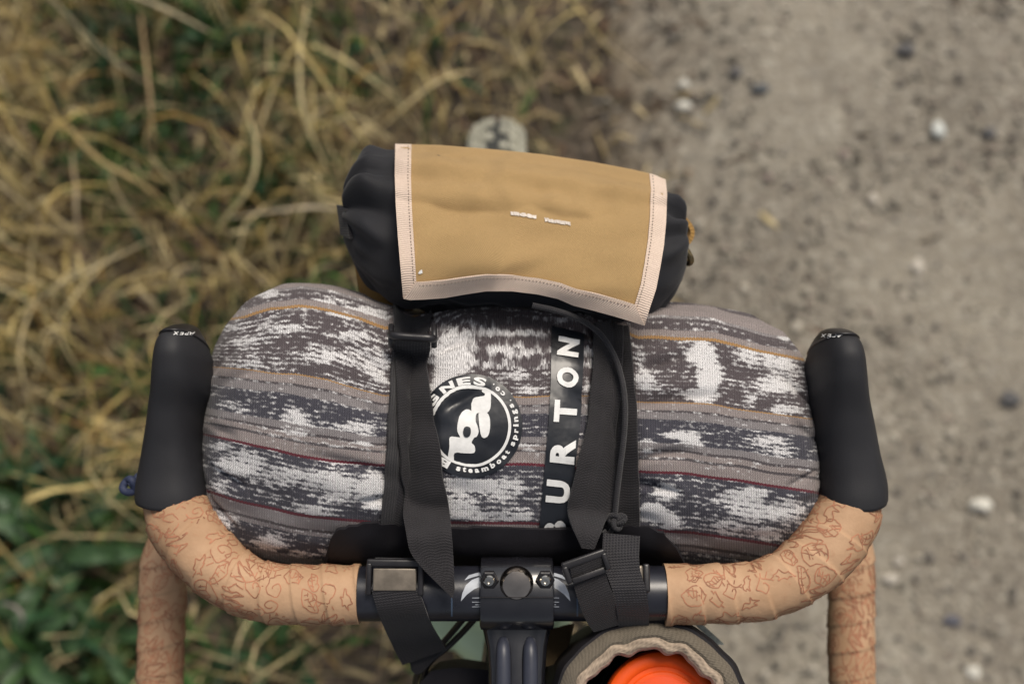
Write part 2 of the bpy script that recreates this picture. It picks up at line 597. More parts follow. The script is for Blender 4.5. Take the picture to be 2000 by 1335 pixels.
def spots(x, y, L):
    """tufts: (px, py, rx, ry, weight) of the places where that growth is thick"""
    px = 1000 + F * x / (1.62 + .25 * y); py = 667.5 - F * ((y + .018) * math.cos(TH) - 1.6 * math.sin(TH)) / (1.62 + .25 * y)
    w_ = np.zeros_like(x)
    for a, b, rx, ry, k in L: w_ = np.maximum(w_, k * np.exp(-((px - a) / rx) ** 2 - ((py - b) / ry) ** 2))
    return w_


STRAW_AT = [(40, 280, 130, 330, 1), (120, 600, 230, 190, .9), (560, 230, 130, 200, 1), (620, 420, 110, 150, 1), (420, 500, 160, 140, .9), (260, 430, 110, 120, .7), (350, 20, 110, 60, .7), (270, 860, 90, 90, .8),
            (330, 1220, 80, 120, .30), (600, 1280, 150, 70, .4), (-300, 300, 300, 500, .8), (800, 120, 80, 120, .4), (900, 60, 160, 90, .45), (1060, 120, 160, 120, .4), (780, 200, 80, 100, .45), (30, 120, 90, 120, .9)]
GREEN_AT = [(330, 90, 200, 120, .9), (300, 280, 130, 130, .8), (600, 60, 120, 80, .6), (530, 350, 50, 60, .8), (60, 980, 180, 130, 1), (120, 1180, 280, 240, 1), (650, 600, 60, 60, .6), (480, 1250, 160, 100, .6), (680, 560, 50, 60, .7), (200, 760, 120, 80, .4), (-300, 900, 300, 500, .8), (820, 60, 90, 90, .25)]
o = blades("dead_leaf_litter", 14000, (-1.5, .85, -1.0, 1.8), (.02, .07), (.003, .009), (0, .012), (-.02, .004), BROWN + STRAW[3:5], straw_m,
           weight=lambda x, y: np.clip(1 - (x - EDGE(y) + .10) / .38, 0, 1) ** 2 * .9 + .012)
tag(o, kind='stuff')
o = blades("green_grass", 17000, reg, (.05, .16), (.004, .011), (.01, .10), (-.02, .01), GREEN, leaf_m,
           weight=lambda x, y: wgrass(x, y) * (.10 + .95 * spots(x, y, GREEN_AT)) * (.3 + .7 * clump(x, y, 6, 11)))
tag(o, kind='stuff')
o = blades("dry_grass", 6000, reg, (.07, .26), (.0012, .0040), (.03, .19), (-.01, .03), STRAW, straw_m,
           weight=lambda x, y: wgrass(x, y) * (.035 + 1.1 * spots(x, y, STRAW_AT) * (1 - .75 * spots(x, y, GREEN_AT))) * (.12 + .88 * clump(x, y, 6, 23, -.08, .2)) ,
           dirs=[R(100), R(75), R(40), R(-35), R(130)])
tag(o, kind='stuff')
o = blades("tall_straw", 2200, reg, (.10, .34), (.0020, .0044), (.05, .27), (-.01, .04), STRAW[:2] + STRAW[3:4] + STRAW[5:], straw_m, curl=.22,
           weight=lambda x, y: wgrass(x, y) * (.05 + .94 * spots(x, y, STRAW_AT) * (1 - .7 * spots(x, y, GREEN_AT))) * (.3 + .7 * clump(x, y, 5, 29, -.1, .2)), dirs=[R(100), R(75), R(40), R(-35), R(130)])
tag(o, kind='stuff')
o = blades("thin_dry_stems", 3800, (-1.5, .3, -1.0, 1.8), (.04, .2), (.0010, .0024), (.02, .14), (-.01, .03), STRAW + BROWN[:2], straw_m,
           weight=lambda x, y: wgrass(x, y) * (.25 + .75 * spots(x, y, STRAW_AT)))
tag(o, kind='stuff')


def stones(name, N, reg, sr, mat, cols, weight=None, zf=None):
    bm = bmesh.new(); bmesh.ops.create_icosphere(bm, subdivisions=1, radius=1)
    bv = np.array([v.co[:] for v in bm.verts]); bf = np.array([[v.index for v in f.verts] for f in bm.faces]); bm.free()
    x = rng.uniform(reg[0], reg[1], N * 3); y = rng.uniform(reg[2], reg[3], N * 3)
    keep = rng.uniform(0, 1, N * 3) < weight(x, y)
    x, y = x[keep][:N], y[keep][:N]; N = len(x)
    s = sr[0] + (sr[1] - sr[0]) * rng.uniform(0, 1, N) ** 4
    sc = np.stack([s * rng.uniform(.7, 1.4, N), s * rng.uniform(.7, 1.2, N), s * rng.uniform(.4, .8, N)], -1)
    a = rng.uniform(0, 6.28, N)
    V = bv[None] * sc[:, None, :] * rng.uniform(.8, 1.2, (N, len(bv), 1))
    ca, sa = np.cos(a)[:, None], np.sin(a)[:, None]
    V = np.stack([V[..., 0] * ca - V[..., 1] * sa + x[:, None], V[..., 0] * sa + V[..., 1] * ca + y[:, None], V[..., 2] + .001 + (s * .2)[:, None]], -1)
    f = (bf[None] + (np.arange(N) * len(bv))[:, None, None]).reshape(-1, 3)
    cc = np.array(cols)[rng.integers(0, len(cols), N)] * rng.uniform(.7, 1.25, (N, 1))
    cc = np.repeat(np.concatenate([cc, np.ones((N, 1))], 1)[:, None], len(bv), 1).reshape(-1, 4)
    return mesh_obj(name, V.reshape(-1, 3), f, mat, attrs={'tint': ('FLOAT_COLOR', cc)}, smooth=False)


o = stones("gravel", 26000, (.0, 1.7, -1.0, 1.8), (.002, .0085), stone_m,
           [(.36, .33, .27), (.24, .22, .18), (.46, .42, .35), (.18, .165, .145), (.34, .29, .24)],
           weight=lambda x, y: np.clip((x - EDGE(y) + .08) / .3, .0, 1) * .9)
tag(o, kind='stuff')


def pebble(px, py, r, col, label, seed, flatn=.6):
    rr = random.Random(seed)
    p = P(px, py, .008); r *= .85
    bm = bmesh.new(); bmesh.ops.create_icosphere(bm, subdivisions=3, radius=1)
    V = []
    ph = [rr.uniform(0, 6) for _ in range(6)]
    for v in bm.verts:
        c = v.co
        k = 1 + .14 * math.sin(2.3 * c.x + ph[0]) + .12 * math.sin(2.9 * c.y + ph[1]) + .1 * math.sin(4 * c.z + 3 * c.x + ph[2])
        V.append((p[0] + c.x * r * k * 1.1, p[1] + c.y * r * k * .9, .004 + c.z * r * flatn * k + r * .2))
    Fc = [[v.index for v in f.verts] for f in bm.faces]; bm.free()
    o = mesh_obj("pebble", V, Fc, simple("pebble_stone_%d" % seed, col, .85, var=.25, scale=150, bump=.5, bscale=300))
    return tag(o, label, "pebble", "larger stones lying on the path")


WH = (.62, .60, .53); DK = (.10, .098, .10); PL = (.46, .42, .36)
for i, (px, py, r, c, lb) in enumerate([
    (1335, 162, .0095, WH, "upper of two small cream pebbles close together at the grass edge of the path"),
    (1337, 206, .0120, WH, "lower of two small cream pebbles close together at the grass edge of the path"),
    (1832, 252, .0145, (.56, .58, .55), "large pale grey-white pebble on the path in the upper right"),
    (1766, 96, .0150, DK, "large dark slate stone in the path near the top right"),
    (1436, 140, .0110, DK, "small dark stone right of the two cream pebbles"),
    (1484, 172, .0130, (.09, .10, .11), "bluish dark stone lying between cream pebbles and dark slate stone"),
    (1933, 259, .0120, DK, "dark stone on the path by the right edge beside the large pale pebble"),
    (1705, 386, .0095, PL, "small pale tan pebble alone in the middle of the upper path"),
    (1790, 520, .0140, PL, "oval pale tan pebble on the path above the right brake hood"),
    (1974, 778, .0160, DK, "dark stone at the right edge of the path level with the roll"),
    (1914, 984, .0150, WH, "bright white pebble on the path right of the brake hood base"),
    (1738, 1130, .0120, PL, "pale pebble close to the right curve of the handlebar tape"),
    (1757, 1094, .0080, PL, "tiny pale pebble just above another beside the right bar curve"),
    (1900, 1312, .0110, WH, "white pebble on the path in the bottom right corner"),
    (1650, 300, .0080, (.34, .27, .24), "small reddish brown pebble on the upper path"),
    (1500, 345, .0080, (.30, .24, .21), "small brown pebble on the pale patch beside the front pouch"),
    (1860, 1210, .0120, (.10, .10, .12), "dark grey stone in the lower right of the path"),
    (1640, 735, .0001, PL, None),
]):
    if lb: pebble(px, py, r, c, lb, 100 + i)


def leaf_plant(px, py, n, L, Wd, label, seed, spread=1.0):
    rr = random.Random(seed)
    root = thing("weed_plant", label, "plant", "broad-leaved weeds in the verge", tuple(P(px, py, 0.0)))
    for i in range(n):
        a = i * 2.4 + rr.uniform(-.4, .4); ll = L * rr.uniform(.65, 1.1); h = rr.uniform(.02, .09)
        segs, cols = 10, 5
        G = np.zeros((segs, cols, 3))
        for s in range(segs):
            t = s / (segs - 1)
            wd = Wd * math.sin(math.pi * min(1, t * .96 + .04)) ** .7 * (1 - .25 * t)
            for c in range(cols):
                q = c / (cols - 1) * 2 - 1
                x = ll * t * spread; y = q * wd / 2; z = .01 + h * math.sin(t * 2.2) - abs(q) * -.006 + .003 * math.sin(t * 20)
                aa = a + .25 * t
                G[s, c] = (x * math.cos(aa) - y * math.sin(aa), x * math.sin(aa) + y * math.cos(aa), z)
        G = G + np.array(root.location)
        slab("leaf", G, .0006, M['leaf'], root)
    return root


def leafmat():
    k = NT("broad_leaf"); s = k.sep(k.uv()); n = k.noise(k.obj(), 30, 4, .6)
    c = k.mix(k.sstep(n, .3, .7), (.022, .052, .022), (.055, .115, .04))
    v = k.math('SINE', k.math('MULTIPLY', s[1], 2 * math.pi / .007))
    c = k.mix(k.math('MULTIPLY', k.sstep(v, .7, 1), .3), c, (.10, .16, .07))
    k.col(c); k.p(Roughness=.5); k.bump(v, .3, .001); return k.m


M['leaf'] = leafmat()
leaf_plant(130, 1070, 11, .15, .034, "dark green weed with long broad leaves low in the left verge below the brake hood", 1)
leaf_plant(40, 960, 8, .12, .026, "dark weed at the left edge just above the largest weed", 2)
leaf_plant(70, 1250, 10, .14, .03, "broad-leaved weed in the bottom left corner", 3)
leaf_plant(230, 1230, 7, .10, .022, "small weed between the corner weed and the left drop of the bar", 4)
leaf_plant(540, 1285, 7, .07, .018, "small dark weed under the bar between left drop and hanging strap", 5)
leaf_plant(410, 115, 6, .06, .014, "small green weed among straw near the top left", 6)
leaf_plant(540, 345, 7, .07, .016, "green weed inside the ring of bleached straw left of the pouch", 7)
leaf_plant(320, 330, 6, .06, .015, "bright green weed under crossing straw in the upper left verge", 8)


def stalk(pts, r, col, label, seed):
    r *= .62; Q = [P(a, b, z) for a, b, z in pts]
    o = tube("straw_stalk", Q, [r * .8] + [r] * (len(Q) - 2) + [r * .45], simple("stalk_%d" % seed, col, .7, var=.25, scale=60), n=24, m=8)
    return tag(o, label, "dry stalk", "thick dry stalks in the verge")


stalk([(255, -10, .16), (330, 22, .17), (408, 62, .15)], .0042, (.50, .43, .27), "short thick bleached stalk at the top edge of the verge", 1)
stalk([(90, -15, .10), (170, 70, .12), (250, 140, .12), (300, 170, .09)], .0036, (.22, .20, .12), "long greenish brown stalk slanting down from the top left corner", 2)
stalk([(130, 245, .12), (190, 310, .14), (260, 350, .14), (330, 398, .10)], .0045, (.42, .31, .14), "golden stalk slanting down to the right in the upper left verge", 3)
stalk([(275, 30, .10), (285, 120, .12), (295, 210, .12), (300, 320, .08)], .0034, (.36, .25, .13), "upright ochre stalk crossing the greenish slanting stalk", 4)
stalk([(660, 408, .13), (610, 405, .14), (540, 412, .14), (450, 425, .10)], .0040, (.52, .44, .30), "pale stalk lying level left of the pouch's webbing tab", 5)
stalk([(430, 440, .12), (490, 360, .15), (500, 280, .15), (470, 190, .12)], .0042, (.48, .40, .21), "curved straw stalk bowing around the green weed", 6)
stalk([(600, 10, .12), (585, 120, .15), (595, 230, .15), (640, 330, .11)], .0042, (.50, .42, .22), "tall yellow stalk standing left of the front tyre", 7)
stalk([(140, 300, .08), (148, 370, .12), (150, 430, .12), (165, 500, .08)], .0032, (.40, .32, .20), "thin upright stalk by the left edge below the golden one", 8)
stalk([(1190, 90, .03), (1235, 125, .05), (1280, 165, .03)], .0032, (.42, .34, .22), "lone straw stalk lying on the bare soil beside the path", 9)
stalk([(620, 560, .10), (560, 640, .13), (480, 700, .12)], .0034, (.44, .36, .2), "straw stalk behind the roll at its left shoulder", 10)
stalk([(40, 620, .08), (110, 560, .13), (190, 520, .14), (290, 470, .10)], .0036, (.44, .37, .22), "straw stalk rising to the right in the middle of the left verge", 11)
stalk([(5, 1178, .10), (30, 1185, .12), (45, 1205, .12), (38, 1228, .10)], .0034, (.24, .20, .19), "curled greyish dead stem in the bottom left corner", 12)

# ------------------------------------------------------------------ BEDROLL
ZC = .962                      # height of the roll's middle
fx = np.array([396, 402, 412, 430, 470, 540, 600, 650, 700, 750, 800, 850, 900, 1000, 1100, 1150, 1200, 1245, 1300, 1400, 1480, 1540, 1575, 1592, 1602])
fyt = np.array([760, 705, 668, 632, 590, 556, 553, 558, 570, 592, 606, 598, 588, 584, 592, 600, 612, 603, 592, 597, 612, 645, 690, 735, 790])
fyb = np.array([930, 965, 1005, 1048, 1084, 1102, 1106, 1106, 1104, 1100, 1094, 1096, 1100, 1102, 1100, 1096, 1094, 1098, 1104, 1106, 1104, 1086, 1052, 1015, 960])
NX, NA = 420, 300
pxs = np.concatenate([396 + 60 * (1 - np.cos(np.linspace(0, np.pi / 2, 50))), np.linspace(457, 1541, NX - 100), 1602 - 60 * (1 - np.cos(np.linspace(np.pi / 2, 0, 50)))])
yt = np.interp(pxs, fx, fyt); yb = np.interp(pxs, fx, fyb)
for _ in range(3):
    yt[2:-2] = np.convolve(yt, np.ones(5) / 5, 'valid'); yb[2:-2] = np.convolve(yb, np.ones(5) / 5, 'valid')
# silhouettes of an ellipse seen from above are close to its half-height line
front = np.array([P(a, b, ZC + .012) for a, b in zip(pxs, yt)])
rear = np.array([P(a, b, ZC + .012) for a, b in zip(pxs, yb)])
cy = (front[:, 1] + rear[:, 1]) / 2; sa = (front[:, 1] - rear[:, 1]) / 2
amax = sa[60:-60].max()
cxw = np.array([P(a, 830, ZC + .062 * min(1, h / amax))[0] for a, h in zip(pxs, sa)])
pinch = .15 * np.exp(-((pxs - 803) / 34) ** 2) + .13 * np.exp(-((pxs - 1195) / 44) ** 2)
sb = .080 * np.minimum(1, (sa / amax)) ** .9 * (1 - pinch) + .004 * np.sin((pxs - 396) / 190.)
phi = np.linspace(0, 2 * np.pi, NA, endpoint=False)
ce, se = np.cos(phi), np.sin(phi)                        # phi=0 rear, pi/2 top, pi front
e = 2 / 2.25
CE = np.sign(ce) * np.abs(ce) ** e; SE = np.sign(se) * np.abs(se) ** e
PX = pxs[:, None] * np.ones((1, NA)); PH = phi[None, :] * np.ones((NX, 1))
near = np.exp(-((PX - 803) / 75) ** 2) + np.exp(-((PX - 1195) / 80) ** 2)
endw = np.exp(-((PX - 396) / 70) ** 2) + np.exp(-((PX - 1602) / 60) ** 2)
wr = (.9 + 2.2 * near + 2.4 * endw) * vnoise(PX / 70, PH * 9 + PX / 160, 31) * .0022 + vnoise(PX / 170, PH * 2.2, 8) * .0055 \
    + near * vnoise(PX / 45, PH * 20, 77) * .0016
# two sharp creases like those beside the straps
def crease(x0, x1, ph0, ph1, amp, wd):
    t = np.clip((PX - x0) / (x1 - x0), 0, 1); pc = ph0 + (ph1 - ph0) * t
    fall = np.sin(np.pi * t)
    return -amp * fall * np.exp(-((PH - pc) / wd) ** 2)
wr += crease(1230, 1420, 1.62, 1.70, .006, .035) + crease(1215, 1360, 1.30, 1.36, .005, .03) + crease(600, 790, 1.26, 1.18, .004, .03) \
    + crease(405, 560, 2.05, 2.2, .005, .05) + crease(404, 520, 1.8, 1.78, .004, .04) + crease(640, 800, 1.95, 1.75, .004, .04) + crease(850, 960, 1.55, 1.7, .003, .04) + crease(1235, 1330, 1.12, 1.05, .006, .03) + crease(1240, 1360, 1.85, 2.0, .005, .03) \
    + crease(690, 800, 1.6, 1.45, .004, .03) + crease(700, 800, .95, 1.0, .005, .03) + crease(845, 930, 2.0, 2.1, .004, .03) + crease(404, 470, 1.5, 1.4, .005, .03) \
    + crease(403, 500, 1.15, 1.0, .005, .03) + crease(404, 480, .8, .6, .005, .035) + crease(1500, 1600, 2.0, 1.9, .005, .03) + crease(1540, 1600, 1.6, 1.55, .005, .03) \
    + crease(1520, 1600, 1.1, 1.25, .005, .03) + crease(1100, 1190, 1.7, 1.6, .004, .03)
ra = sa[:, None] + wr; rb = sb[:, None] + wr
zz = ZC + np.maximum(SE, .1)[None, :] * rb * .93
XX = np.array([[P(a, 830, 1.0)[0], P(a, 830, .9)[0]] for a in pxs])
XX = XX[:, :1] + (XX[:, 1:] - XX[:, :1]) * (1.0 - zz) / .1
G = np.stack([XX, cy[:, None] - CE[None, :] * ra, ZC + SE[None, :] * rb], -1)
# end caps
def cap(i, sgn):
    rings = []
    c0 = np.array([G[i, :, 0].mean(), cy[i], ZC])
    for k, (sc, dx) in enumerate([(.93, .0012), (.8, .0022), (.6, .003), (.35, .0035), (.1, .002)]):
        rg = c0 + (G[i] - c0) * sc
        rg[:, 0] += sgn * (dx + .0025 * np.sin(phi * 13) * (1 - sc) * 1.5 + .0015 * np.sin(phi * 7 + 1))
        rings.append(rg)
    return np.array(rings)
capL = cap(0, -1)[::-1]; capR = cap(NX - 1, 1)
GG = np.concatenate([capL, G, capR])
PXX = np.concatenate([np.full((5, NA), 396.), PX, np.full((5, NA), 1602.)])
nR = GG.shape[0]
# fabric coordinate: reference row height for each angle of a full section
aref = amax; refy = []
for q in np.linspace(0, 2 * np.pi, 720, endpoint=False):
    c_, s_ = math.cos(q), math.sin(q)
    p = (0.0, cy[NX // 2] - math.copysign(abs(c_) ** e, c_) * aref, ZC + math.copysign(abs(s_) ** e, s_) * .080)
    refy.append(proj(p)[1])
refy = np.array(refy)
q = np.linspace(0, 2 * np.pi, 720, endpoint=False)
vis = (q > .12) & (q < 2.98)
vr = np.interp(phi, q[vis], refy[vis])
slope = 3.35 * 1000 * aref * 1.0
lo = phi < .12; hi = phi > 2.98
vr[lo] = refy[vis][0] + (0.12 - phi[lo]) * slope
vr[hi] = refy[vis][-1] - (phi[hi] - 2.98) * slope
r_ = GG - CAM; d_ = r_ @ cD
SX = 1000 + F * (r_ @ cX) / d_; SY = 667.5 - F * (r_ @ cU) / d_
iu = np.where(~(lo | hi))[0]; i0, i1 = iu[0], iu[-1]
Vf = SY.copy()
for j in np.where(lo | hi)[0]:
    Vf[:, j] = (SY[:, i0] + (phi[i0] - phi[j]) * slope) if phi[j] < phi[i0] else (SY[:, i1] - (phi[j] - phi[i1]) * slope)
txp = [396, 500, 575, 640, 750, 850, 1030, 1150, 1250, 1400, 1560, 1602]
stt = [-15, -5, 0, 12, 50, 45, 53, 50, 65, 70, 98, 105]
txb = [396, 500, 575, 650, 740, 850, 1040, 1250, 1340, 1570, 1602]
sbt = [-45, -17, 0, 13, 23, 20, 23, 35, 40, 75, 80]
wv = np.clip((Vf - 730) / 155, 0, 1)
wt = np.clip((720 - Vf) / 100, 0, 1)
tx0 = [396, 470, 520, 575, 640, 700, 750, 800, 900, 1150, 1200, 1250, 1300, 1400, 1530, 1602]
st0 = [30, 20, 2, -3, 5, 20, 36, 20, -25, -15, 30, 58, 53, 60, 93, 108]
Vc = Vf - (wt * np.interp(PXX, tx0, st0) + (1 - wt - wv) * np.interp(PXX, txp, stt) + wv * np.interp(PXX, txb, sbt)) + vnoise(PXX / 60, Vf / 60, 4) * 5
# soft places where the cloth is dyed white, laid out in cloth space
patch = np.zeros_like(Vf)
r_ = GG - CAM; d_ = r_ @ cD
SX = 1000 + F * (r_ @ cX) / d_; SY = 667.5 - F * (r_ @ cU) / d_
upper = (np.sin(phi)[None, :] > -.25)
for (bx, by, rx, ry, am) in [
    (700, 610, 60, 16, .9), (520, 575, 35, 10, .7), (745, 625, 26, 16, .8), (640, 590, 60, 8, .5),
    (560, 640, 60, 14, .5), (480, 665, 50, 12, .5), (620, 690, 60, 22, .45), (700, 700, 70, 26, .45), (450, 640, 30, 8, .4), (690, 655, 60, 10, .4),
    (480, 715, 40, 10, .5), (560, 710, 40, 10, .35), (660, 745, 40, 10, .3), (740, 720, 30, 30, .5),
    (575, 822, 32, 30, 1.0), (600, 838, 50, 12, .9), (700, 833, 60, 12, .9), (715, 855, 28, 20, .85), (450, 790, 30, 7, .5), (470, 800, 30, 7, .5),
    (430, 870, 30, 14, .6), (470, 905, 60, 26, .75), (560, 930, 80, 26, .55), (650, 950, 60, 36, .65), (735, 960, 40, 46, .9), (600, 1000, 60, 18, .55), (640, 900, 60, 12, .55), (430, 950, 30, 20, .5),
    (440, 1015, 30, 18, .8), (530, 1060, 40, 22, .9), (580, 1082, 40, 12, .7), (660, 1065, 30, 12, .6), (640, 1080, 30, 10, .5),
    (880, 700, 45, 60, 1.25), (865, 760, 30, 40, 1.1), (990, 690, 50, 26, .35), (1010, 730, 30, 16, .55), (960, 650, 60, 10, .45), (1030, 650, 30, 8, .6), (1030, 760, 30, 10, .5), (1120, 720, 20, 40, .4), (1150, 690, 20, 30, .5), (1145, 760, 10, 30, .5),
    (1040, 885, 30, 10, .7), (1020, 870, 20, 8, .5), (905, 945, 60, 20, .8), (980, 955, 60, 28, .6), (900, 990, 50, 26, .65), (1010, 1000, 50, 20, .5), (950, 1010, 80, 12, .5),
    (1370, 690, 34, 26, 1.2), (1385, 730, 26, 40, 1.25), (1370, 770, 38, 18, 1.1), (1345, 660, 20, 10, .7), (1260, 740, 22, 24, .6), (1250, 700, 16, 16, .55), (1460, 690, 26, 24, .5), (1510, 700, 40, 30, .55), (1540, 740, 36, 40, .55),
    (1500, 750, 50, 20, .5), (1465, 780, 20, 18, .6), (1530, 800, 40, 12, .8), (1545, 660, 30, 10, .6),
    (1330, 850, 48, 9, 1.2), (1350, 866, 28, 16, 1.1), (1262, 870, 22, 16, .9), (1500, 862, 50, 12, .6), (1520, 885, 44, 14, .6), (1500, 900, 20, 6, .5), (1310, 905, 20, 5, .4), (1400, 912, 20, 5, .6), (1560, 935, 20, 6, .6),
    (1300, 960, 34, 18, 1.15), (1275, 1000, 30, 26, 1.15), (1310, 1020, 26, 20, .9), (1430, 975, 50, 20, .6), (1480, 1000, 60, 26, .65), (1500, 1040, 50, 16, .7), (1540, 1000, 40, 30, .55), (1420, 1030, 40, 20, .5), (1470, 960, 40, 14, .6),
    (1390, 1075, 20, 5, .5), (1330, 1085, 40, 10, .4), (1480, 1095, 30, 6, .3)]:
    # taper to the sides so patches end in points, as dyed threads do
    dx_ = np.abs(SX - bx) / rx; dy_ = np.abs(SY - by) / ry
    patch += am * np.clip(1.25 - (dx_ ** 1.3 + dy_ ** 1.6), 0, 1) * upper
patch = np.where(upper, patch, .35 + .5 * vnoise(PXX / 60, Vf / 25, 9))


def fabric_mat():
    k = NT("ikat_blanket_cloth")
    U = k.n("ShaderNodeAttribute", attribute_name="cloth_u").outputs['Fac']
    Vv = k.n("ShaderNodeAttribute", attribute_name="cloth_v").outputs['Fac']
    Pt = k.n("ShaderNodeAttribute", attribute_name="dye").outputs['Fac']
    wob = k.math('MULTIPLY', k.math('SINE', k.math('MULTIPLY', U, 2 * math.pi / 7.0)), .55)
    V2 = k.math('ADD', Vv, wob)
    # stripes: the pattern repeats every 400 units round the roll
    vv = k.math('WRAP', V2, 955.0, 555.0)
    vn = k.math('DIVIDE', k.math('SUBTRACT', vv, 555.0), 400.0)
    del vn
    L0, L1 = 480.0, 1180.0
    fac = k.math('DIVIDE', k.math('SUBTRACT', V2, L0), L1 - L0, clamp=True)
    ramp = k.n("ShaderNodeValToRGB"); ramp.color_ramp.interpolation = 'CONSTANT'
    mv = (.26, .225, .218); mg = (.215, .198, .202); dk = (.088, .074, .079); nv = (.058, .057, .072); ob = (.34, .20, .085); cr = (.115, .025, .037); gd = (.085, .075, .080)
    st = [(480, dk), (540, mv), (562, mg), (566, dk), (586, mv), (597, ob), (601, dk), (727, ob), (731, mv), (747, gd), (753, mg), (768, nv), (822, mg), (836, gd), (841, mv), (853, gd), (858, mv),
          (880, cr), (887, nv), (996, cr), (1002, mg), (1022, gd), (1028, mg), (1036, nv), (1082, mg), (1100, gd), (1106, mv), (1125, ob), (1130, dk)]
    cr_ = ramp.color_ramp
    while len(cr_.elements) < len(st): cr_.elements.new(.5)
    for i, (v, c) in enumerate(st):
        cr_.elements[i].position = (v - L0) / (L1 - L0); cr_.elements[i].color = (*c, 1)
    k.l(fac, ramp.inputs[0])
    base = ramp.outputs[0]
    # how readily each band takes the white dye
    r2 = k.n("ShaderNodeValToRGB"); r2.color_ramp.interpolation = 'CONSTANT'
    s2 = [(480, .45), (540, .0), (562, .6), (586, .12), (597, 0), (601, .62), (727, 0), (731, .16), (747, .55), (753, .16), (768, .5), (822, .12), (836, .5), (858, .16), (880, 0), (887, .62), (996, 0), (1002, .15), (1022, .4), (1036, .5), (1082, .15), (1125, 0), (1130, .5)]
    while len(r2.color_ramp.elements) < len(s2): r2.color_ramp.elements.new(.5)
    for i, (v, c) in enumerate(s2):
        r2.color_ramp.elements[i].position = (v - L0) / (L1 - L0); r2.color_ramp.elements[i].color = (c, c, c, 1)
    k.l(fac, r2.inputs[0])
    take = r2.outputs[0]
    row = k.math('FLOOR', k.math('DIVIDE', V2, 3.9))
    vec = k.comb(k.math('DIVIDE', U, 17.0), k.math('MULTIPLY', row, 3.71))
    n1 = k.noise(vec, 1.0, 3, .62, '2D')
    vec2 = k.comb(k.math('DIVIDE', U, 110.0), k.math('DIVIDE', V2, 30.0))
    n2 = k.noise(vec2, 1.0, 2, .5, '2D')
    # fine drawn weft lines in the dark bands
    line = k.math('SINE', k.math('MULTIPLY', V2, 2 * math.pi / 10.4))
    # white = patch strength * take + noise
    a = k.math('MULTIPLY', k.math('MULTIPLY', Pt, 1.12), k.math('MULTIPLY_ADD', take, 1.5, .10))
    a = k.math('ADD', a, k.math('MULTIPLY', k.math('SUBTRACT', n1, .5), 2.2))
    a = k.math('ADD', a, k.math('MULTIPLY', k.math('MULTIPLY', k.math('SUBTRACT', n2, .45), take), 1.6))
    a = k.math('ADD', a, k.math('MULTIPLY', k.math('MULTIPLY', line, take), .30))
    a = k.math('ADD', a, k.math('MULTIPLY_ADD', take, .30, -.20))
    mask = k.math('MULTIPLY', k.sstep(a, .06, .78), k.sstep(take, 0, .1))
    wn = k.noise(k.comb(k.math('DIVIDE', U, 2.2), k.math('DIVIDE', Vv, 2.2)), 1.0, 1, .5, '2D')
    white = k.mix(wn, (.50, .49, .50), (.86, .85, .85))
    c = k.mix(k.math('MULTIPLY', mask, .93), base, white)
    # the knit: columns of warp threads and short weft floats
    warp = k.math('SINE', k.math('MULTIPLY', U, 2 * math.pi / 4.6))
    weft = k.math('SINE', k.math('MULTIPLY', Vv, 2 * math.pi / 5.2))
    h = k.math('ADD', k.math('MULTIPLY', warp, .5), k.math('MULTIPLY', k.math('MULTIPLY', warp, weft), .5))
    mod = k.math('MULTIPLY_ADD', h, .26, .94)
    mod = k.math('ADD', mod, k.math('MULTIPLY', k.math('SUBTRACT', wn, .5), .9))
    mc = k.comb(mod, mod, mod)
    c = k.mix(1.0, c, mc, 'MULTIPLY')
    # faint vertical slubs
    sl = k.noise(k.comb(k.math('DIVIDE', U, 3.0), k.math('DIVIDE', Vv, 60.0)), 1.0, 2, .6, '2D')
    c = k.mix(k.math('MULTIPLY', k.sstep(sl, .60, .78), .10), c, (.4, .37, .37))
    k.col(c)
    k.p(Roughness=.9); k.b.inputs['Specular IOR Level'].default_value = .15
    k.b.inputs['Sheen Weight'].default_value = .12
    k.bump(k.math('ADD', h, k.math('MULTIPLY', mask, .8)), .45, .0006)
    return k.m


roll = thing("bedroll", "round bedroll in grey, navy and white ikat blanket cloth strapped in front of the handlebar", "bedroll", loc=(0, float(cy[NX // 2]), ZC))
ik = fabric_mat()
ff = grid_faces(nR, NA, True)[:, ::-1].copy()
fl = ff.tolist() if False else ff
cover = mesh_obj("cover", GG.reshape(-1, 3), fl, ik, roll, attrs={'cloth_u': ('FLOAT', PXX), 'cloth_v': ('FLOAT', Vc), 'dye': ('FLOAT', patch)})
bvh = BVHTree.FromPolygons([tuple(v) for v in GG.reshape(-1, 3).tolist()], ff.tolist())


def onroll(px, py, off=.001, z=None, tree=None):
    v = ray(px, py)
    h = (tree or bvh).ray_cast(Vector(CAM), Vector(v).normalized())
    if h[0] is None:
        return P(px, py, ZC + .0 if z is None else z)
    n = h[1]
    if n.dot(Vector(v)) > 0: n = -n
    return np.array(h[0] + n * off)


